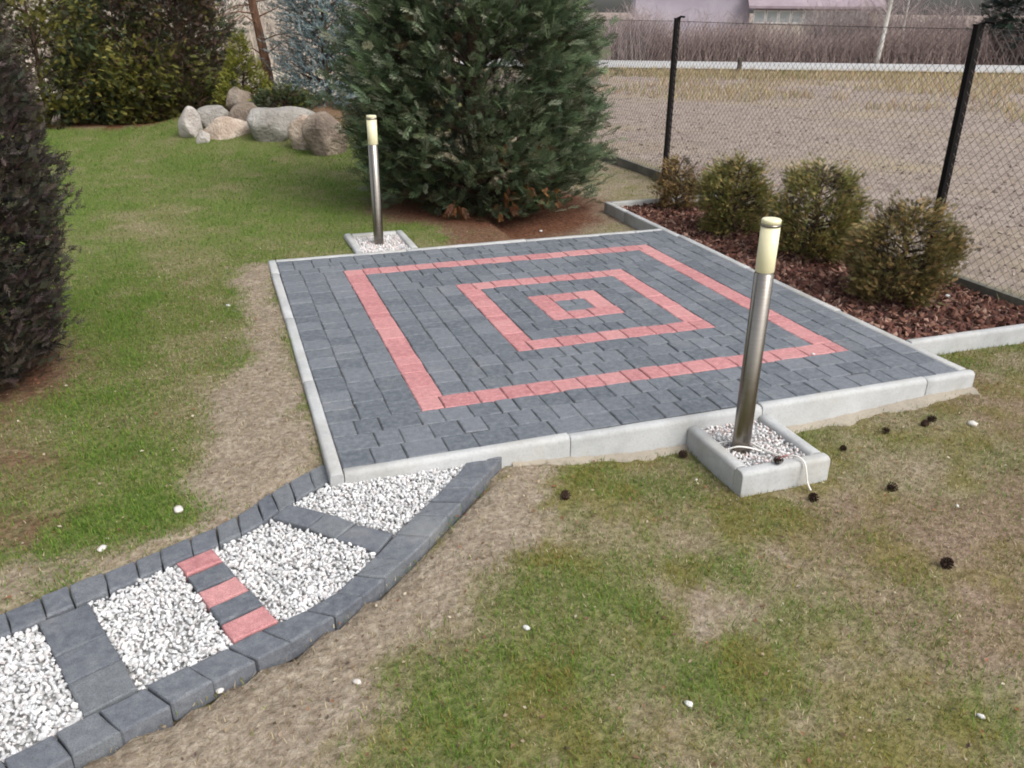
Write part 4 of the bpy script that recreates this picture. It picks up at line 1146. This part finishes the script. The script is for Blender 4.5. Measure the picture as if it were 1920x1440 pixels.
# ------------------------------------------------------------------ clods and dry weeds on the field
n = 11000
P = np.c_[FX + .5 + 13 * rng.random(n) ** 1.4, rng.uniform(-3.5, 17, n)]
P = np.c_[P, gz(P[:, 0], P[:, 1]) + .004]
m = pebbles('soil_clods', P, (.008, .030), [(.26, .21, .18), (.31, .257, .222), (.21, .166, .142), (.36, .305, .265)], M_chip, tmpl=(OCT, OCTF), aspect=(1.1, .9, .55), flat=.7, smooth=False)
tag(m, 'greyish brown clods of the ploughed field behind the fence', 'soil', kind='stuff')

def blades(name, P, h, wd, C, lean=.5, mat=M_grass, bend=.45, simple=False):
    """tapered bent blades: 5 vertices, 3 triangles each -> quads + tri as two arrays of tris"""
    n = len(P); t = rng.uniform(0, 6.283, n); ln = np.abs(rng.normal(0, lean, n))
    d = np.stack([np.cos(t), np.sin(t)], -1); s = np.stack([-d[:, 1], d[:, 0]], -1)
    st = np.sin(np.arctan(ln)); ct = np.cos(np.arctan(ln))
    mid = np.c_[P[:, :2] + d * (h * .5 * st)[:, None], P[:, 2] + h * .5 * ct]
    l2 = ln + bend * rng.uniform(.2, 1.4, n); st2 = np.sin(np.arctan(l2)); ct2 = np.cos(np.arctan(l2))
    tip = np.c_[mid[:, :2] + d * (h * .5 * st2)[:, None], mid[:, 2] + h * .5 * ct2]
    s3 = np.c_[s, np.zeros(n)] * (wd / 2)[:, None]
    if simple:
        V = np.stack([P - s3, P + s3, tip], 1).reshape(-1, 3)
        return link(name, fast(name, V, np.arange(3 * n).reshape(n, 3), False, dict(col=np.repeat(C, 3, 0))), mat)
    V = np.stack([P - s3, P + s3, mid + s3 * .8, mid - s3 * .8, tip], 1).reshape(-1, 3)
    b_ = (np.arange(n) * 5)[:, None]
    F = np.concatenate([b_ + np.array([[0, 1, 2]]), b_ + np.array([[0, 2, 3]]), b_ + np.array([[3, 2, 4]])])
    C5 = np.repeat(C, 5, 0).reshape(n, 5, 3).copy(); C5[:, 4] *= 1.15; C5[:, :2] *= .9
    return link(name, fast(name, V, F, False, dict(col=C5.reshape(-1, 3))), mat)

n = 42000
a_ = rng.uniform(-6, 22, n); b_ = -13.5 * rng.random(n) ** 1.3 - .3
Q = O2[None] + a_[:, None] * T2[None] + b_[:, None] * N2[None]
dens = fbm(Q[:, 0] * .45, Q[:, 1] * .45, 90, 4)
keep = (dens > .40 + .014 * np.abs(b_) - .016 * a_ * (a_ > 0) + .1 * (a_ < 2)) & (Q[:, 0] > FX + 1.5)
Q = Q[keep]; n = len(Q)
P = np.c_[Q, np.full(n, -.13)]
WD = [(.46, .37, .23), (.40, .30, .18), (.52, .43, .29), (.38, .24, .15), (.33, .29, .14), (.28, .28, .12)]
m = blades('dry_weeds', P, rng.uniform(.10, .30, n), rng.uniform(.010, .022, n), pick(WD, n), .45)
tag(m, 'straw coloured dry weeds on the field between fence and road', 'weeds', kind='stuff')
# green verge strip by the road, left part
n = 9000; a_ = rng.uniform(-14, 7, n); b_ = -.2 - 3.2 * rng.random(n)
Q = O2[None] + a_[:, None] * T2[None] + b_[:, None] * N2[None]
m = blades('verge_grass', np.c_[Q, np.full(n, -.12)], rng.uniform(.06, .15, n), rng.uniform(.012, .02, n), pick([(.13, .145, .05), (.17, .165, .07), (.23, .2, .1)], n), .5)
tag(m, 'green grass verge along the near side of the road', 'grass', kind='stuff')
# grass at the fence foot
n = 5000; Q = np.c_[FX + rng.normal(.22, .16, n), rng.uniform(-3.5, 7, n)]
Q = Q[np.abs(Q[:, 0] - FX) > .035]; Q = Q[fbm(Q[:, 0] * 3, Q[:, 1] * 1.2, 5, 3) > .48]; n = len(Q)
m = blades('fence_grass', np.c_[Q, gz(Q[:, 0], Q[:, 1])], rng.uniform(.04, .12, n), rng.uniform(.003, .007, n), pick([(.10, .125, .05), (.15, .15, .07), (.32, .27, .15), (.2, .17, .09)], n), .7)
tag(m, 'thin grass growing along the foot of the fence', 'grass', kind='stuff')

# ------------------------------------------------------------------ lawn
G_GRN = np.array([(.102, .192, .027), (.138, .230, .036), (.080, .158, .025), (.180, .250, .043)])
G_MOSS = np.array([(.19, .175, .030), (.23, .20, .038), (.16, .15, .03), (.26, .20, .05), (.20, .15, .05)])
G_YEL = np.array([(.16, .165, .038), (.19, .175, .05), (.14, .135, .035)])
G_STR = np.array([(.42, .345, .21), (.34, .27, .16), (.49, .42, .28), (.26, .185, .11)])
def moss_at(x, y):
    m_ = .62 * sstep(fbm(x * 4.6, y * 4.6, 71, 5) + .5 * (fbm(x * 21, y * 21, 73, 2) - .5), .46, .72)
    return m_ * (right_of_path(x, y) > 0)
def lawn_blades(name, n, x0, x1, y0, y1, h, wd, label, mask=None, lean=.75, simple=False):
    X = rng.uniform(x0, x1, n); Y = rng.uniform(y0, y1, n)
    cov, green, rust, fld, far = zones(X + rng.normal(0, .045, n), Y + rng.normal(0, .045, n))
    blk = ((X > PX0 - KW) & (X < PX1 + KW) & (Y > PY0 - KW) & (Y < PY1 + KW)) | inpoly(X, Y, PATH_POLY) \
        | ((X > BOX[0]) & (X < BOX[1]) & (Y > BOX[2]) & (Y < BOX[3])) | ((X > FB[0]) & (X < FB[1]) & (Y > FB[2] - .05) & (Y < FB[3])) \
        | ((X > PX1) & (Y > BED_Y0 - KW) & (Y < BED_Y1 + KW))
    keep = (rng.random(n) < .10 + .9 * cov ** 1.3) & ~blk & (fld < .4) & (far < .5) & (rng.random(n) > .85 * rust)
    if mask is not None: keep &= mask(X, Y)
    X, Y, cov, green, rust = X[keep], Y[keep], cov[keep], green[keep], rust[keep]; n = len(X)
    Z = gz(X, Y)
    u = rng.random(n)
    pg = np.clip(cov * (.30 + .75 * green), 0, 1); py_ = np.clip(.10 + .22 * cov, 0, 1)
    fg = np.where(right_of_path(X, Y) < 0, 1.0, .8)
    kind = np.where(u < pg * fg, 0, np.where(u < pg * fg + py_, 1, 2))
    C = np.empty((n, 3))
    for i, S_ in enumerate((G_GRN, G_YEL, G_STR)):
        m_ = kind == i; C[m_] = pick(S_, int(m_.sum()))
    ms = (moss_at(X, Y) > rng.random(n)) & (cov > .25); C[ms] = pick(G_MOSS, int(ms.sum()))
    rr = (rust > .3) & (kind == 2); C[rr] = pick([(.17, .075, .045), (.24, .12, .07)], int(rr.sum()))
    hh = rng.uniform(h[0], h[1], n) * np.where(kind == 2, .75, .7 + .5 * green)
    ln = np.where(kind == 2, 1.8, lean)
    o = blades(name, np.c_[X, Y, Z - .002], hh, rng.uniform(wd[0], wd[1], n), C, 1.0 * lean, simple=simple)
    tag(o, label, 'grass', kind='stuff'); return o
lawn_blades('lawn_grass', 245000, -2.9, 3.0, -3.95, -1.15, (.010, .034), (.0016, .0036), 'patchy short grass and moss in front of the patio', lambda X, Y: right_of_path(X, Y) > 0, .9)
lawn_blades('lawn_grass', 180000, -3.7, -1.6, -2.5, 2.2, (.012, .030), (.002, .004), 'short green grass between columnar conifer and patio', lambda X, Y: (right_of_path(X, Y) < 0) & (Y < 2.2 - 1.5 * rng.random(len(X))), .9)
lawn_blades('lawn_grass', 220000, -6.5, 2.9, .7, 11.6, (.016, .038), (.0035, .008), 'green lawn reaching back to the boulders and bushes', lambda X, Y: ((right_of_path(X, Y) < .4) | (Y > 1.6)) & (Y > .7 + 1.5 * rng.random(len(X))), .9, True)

# ------------------------------------------------------------------ small things on the ground
def gpt(x, y, dz=0): return (x, y, float(gz(np.array([x]), np.array([y]))[0]) + dz)
def pine_cone_mesh(seed):
    r = random.Random(seed); mb = MB(); L = .046; n = 46; ga = 2.39996
    mb.lathe([(0, -.001), (.008, .004), (.010, .018), (.005, .036), (0, .043)], 8)
    for i in range(n):
        f = (i + .5) / n; z = L * (f ** 1.1); rad = .019 * math.sin(math.pi * (.18 + .78 * f)) + .003; t = i * ga
        d = Vector((math.cos(t), math.sin(t), 0)); s = Vector((-d.y, d.x, 0)); b_ = d * .006 + Vector((0, 0, z)); e_ = d * (rad + .003) + Vector((0, 0, z + .007)); w_ = .0055 * (1 - .4 * f)
        V = [b_ - s * w_ * .6, b_ + s * w_ * .6, e_ + s * w_, e_ - s * w_, e_ + Vector((0, 0, -.003)) + d * .001]
        mb.add(V, [(0, 1, 2, 3), (3, 2, 4), (1, 0, 3, 4), (0, 1, 2, 4)])
    return mesh('pine_cone', mb.V, mb.F)
PCM = [pine_cone_mesh(i) for i in range(2)]
for i, (x, y, s, lab) in enumerate([
        (-.175, -1.775, .95, 'dark pine cone lying left of the near lamp box'),
        (1.13, -1.905, 1.0, 'dark pine cone, farther one of the touching pair on the right'),
        (1.075, -1.945, .9, 'dark pine cone, nearer one of the touching pair on the right'),
        (.88, -1.93, .85, 'dark pine cone just left of the touching pair'),
        (.59, -1.975, .75, 'small pine cone half sunk right of the near lamp box'),
        (.175, -2.275, 1.0, 'dark pine cone under the end of the white cable'),
        (.52, -2.32, 1.05, 'pine cone lying alone on the bare soil right of the box'),
        (.31, -2.85, 1.1, 'pine cone lying in the reddish grass at the right'),
        (-.86, -2.04, 1.0, 'reddish pine cone on the bare strip beside the path'),
]):
    me = PCM[i % 2]
    o = link('pine_cone', me, M_cone, None, gpt(x, y, .017 * s), (R(80 + 10 * (i % 3)), R(15 * i), R(67 * i)))
    o.scale = (s * .86,) * 3; tag(o, lab, 'pine cone', 'pine cones on the grass')
o = link('pine_cone', PCM[0], M_cone, None, (.055, -2.138, -.018), (R(85), 0, R(60))); o.scale = (.8,) * 3
tag(o, 'small pine cone lying on the front edge of the near lamp box', 'pine cone', 'pine cones on the grass')
mb = MB(); mb.tube([(.07, -2.13, -.026), (.10, -2.12, -.024), (.14, -2.10, -.034), (.17, -2.12, -.026)], [.0022, .002, .002, .001], 5)
mb.tube([(.11, -2.118, -.026), (.12, -2.06, -.052), (.11, -2.02, -.058)], [.0018, .0015, .001], 5); mb.tube([(.13, -2.102, -.03), (.19, -2.07, -.05), (.22, -2.06, -.056)], [.0018, .0015, .001], 5)
k = NM('red_twig', .7, .3); k.base((.26, .06, .05)); tag(mb.build('twig', k.m, None, True), 'thin reddish twig lying on the gravel of the near lamp box', 'twig')
def stone(x, y, s, label, z=None, mat=M_gravel, c_=(.66, .64, .59), name='pebble'):
    V = ICO1 * (1 + rng.normal(0, .11, (len(ICO1), 1))) * np.array([s, s * .72, s * .5]) * .8
    p_ = gpt(x, y, s * .28) if z is None else (x, y, z)
    o = link(name, fast(name, V, ICOF1, True, dict(col=np.tile(c_, (len(V), 1)))), mat, None, p_, (0, 0, rng.uniform(0, 6)))
    tag(o, label, 'pebble', 'stray pebbles'); return o
stone(-.95, -3.17, .017, 'white pebble in the grass near the bottom middle of the view')
stone(-.13, -3.44, .015, 'white pebble in the grass near the bottom right corner')
stone(-2.08, .69, .020, 'white pebble at the lawn edge left of the patio')
stone(.70, -2.53, .011, 'tiny white pebble on the bare soil at the right')
stone(-.22, -1.99, .010, 'tiny white pebble in the grass left of the near lamp box')
stone(-2.345, -1.70, .030, 'pale flat stone beside the path near the red bar', c_=(.60, .52, .45))
stone(-2.60, -1.88, .024, 'small pale pinkish stone by the left border of the path', c_=(.62, .52, .46))
stone(-2.22, -2.70, .016, 'white pebble on the bare strip below the grey path border', c_=(.7, .64, .55))
stone(-1.84, -2.80, .018, 'buff pebble on the bare strip farther from the path', c_=(.60, .50, .42))
stone(-1.29, -2.74, .017, 'greyish white pebble in the green grass right of the bare strip', c_=(.62, .6, .55))
stone(.95, -1.23, .013, 'white pebble lying on the patio near its right corner', z=.007)
stone(.74, 2.42, .022, 'bright white stone under the right side of the cypress')
stone(1.30, -2.02, .03, 'flat pale stone in the dry grass off the patio corner', c_=(.58, .52, .42))
stone(2.35, .05, .028, 'pale flat stone on the mulch between the nearest shrubs', z=-.035, c_=(.55, .48, .38))
stone(2.58, -.55, .030, 'grey white stone on the mulch behind the nearest shrub', z=-.035, c_=(.52, .50, .48))

# fallen leaf scraps, needles and straw on soil and turf
n = 5200
X = rng.uniform(-3.2, 2.6, n); Y = -3.9 + 6.2 * rng.random(n) ** 1.3
on = ~(((X > PX0 - KW) & (X < PX1 + KW) & (Y > PY0 - KW) & (Y < PY1 + KW)) | inpoly(X, Y, PATH_POLY) | ((X > BOX[0]) & (X < BOX[1]) & (Y > BOX[2]) & (Y < BOX[3]))
       | ((X > FB[0]) & (X < FB[1]) & (Y > FB[2] - .1) & (Y < FB[3])) | ((X > PX1) & (Y > BED_Y0 - KW)))
X, Y = X[on], Y[on]; n = len(X)
P = np.c_[X, Y, gz(X, Y) + rng.uniform(.004, .014, n)]
T_leaf = (np.array([(0, 0, 0), (.5, .32, .12), (1, 0, .05), (.5, -.32, .12)]), np.array([(0, 1, 2, 3)]))
V, F, C = instances(T_leaf, P, np.c_[rng.normal(size=(n, 2)), rng.normal(0, .25, n)], rng.uniform(.005, .020, n), pick([(.34, .26, .17), (.22, .13, .075), (.15, .08, .05), (.46, .40, .30), (.26, .11, .06), (.10, .07, .05)], n), roll=.35)
o = link('leaf_litter', fast('leaf_litter', V, F, False, dict(col=C)), M_leaf)
tag(o, 'small brown leaf scraps and needles strewn over grass and soil', 'litter', kind='stuff')
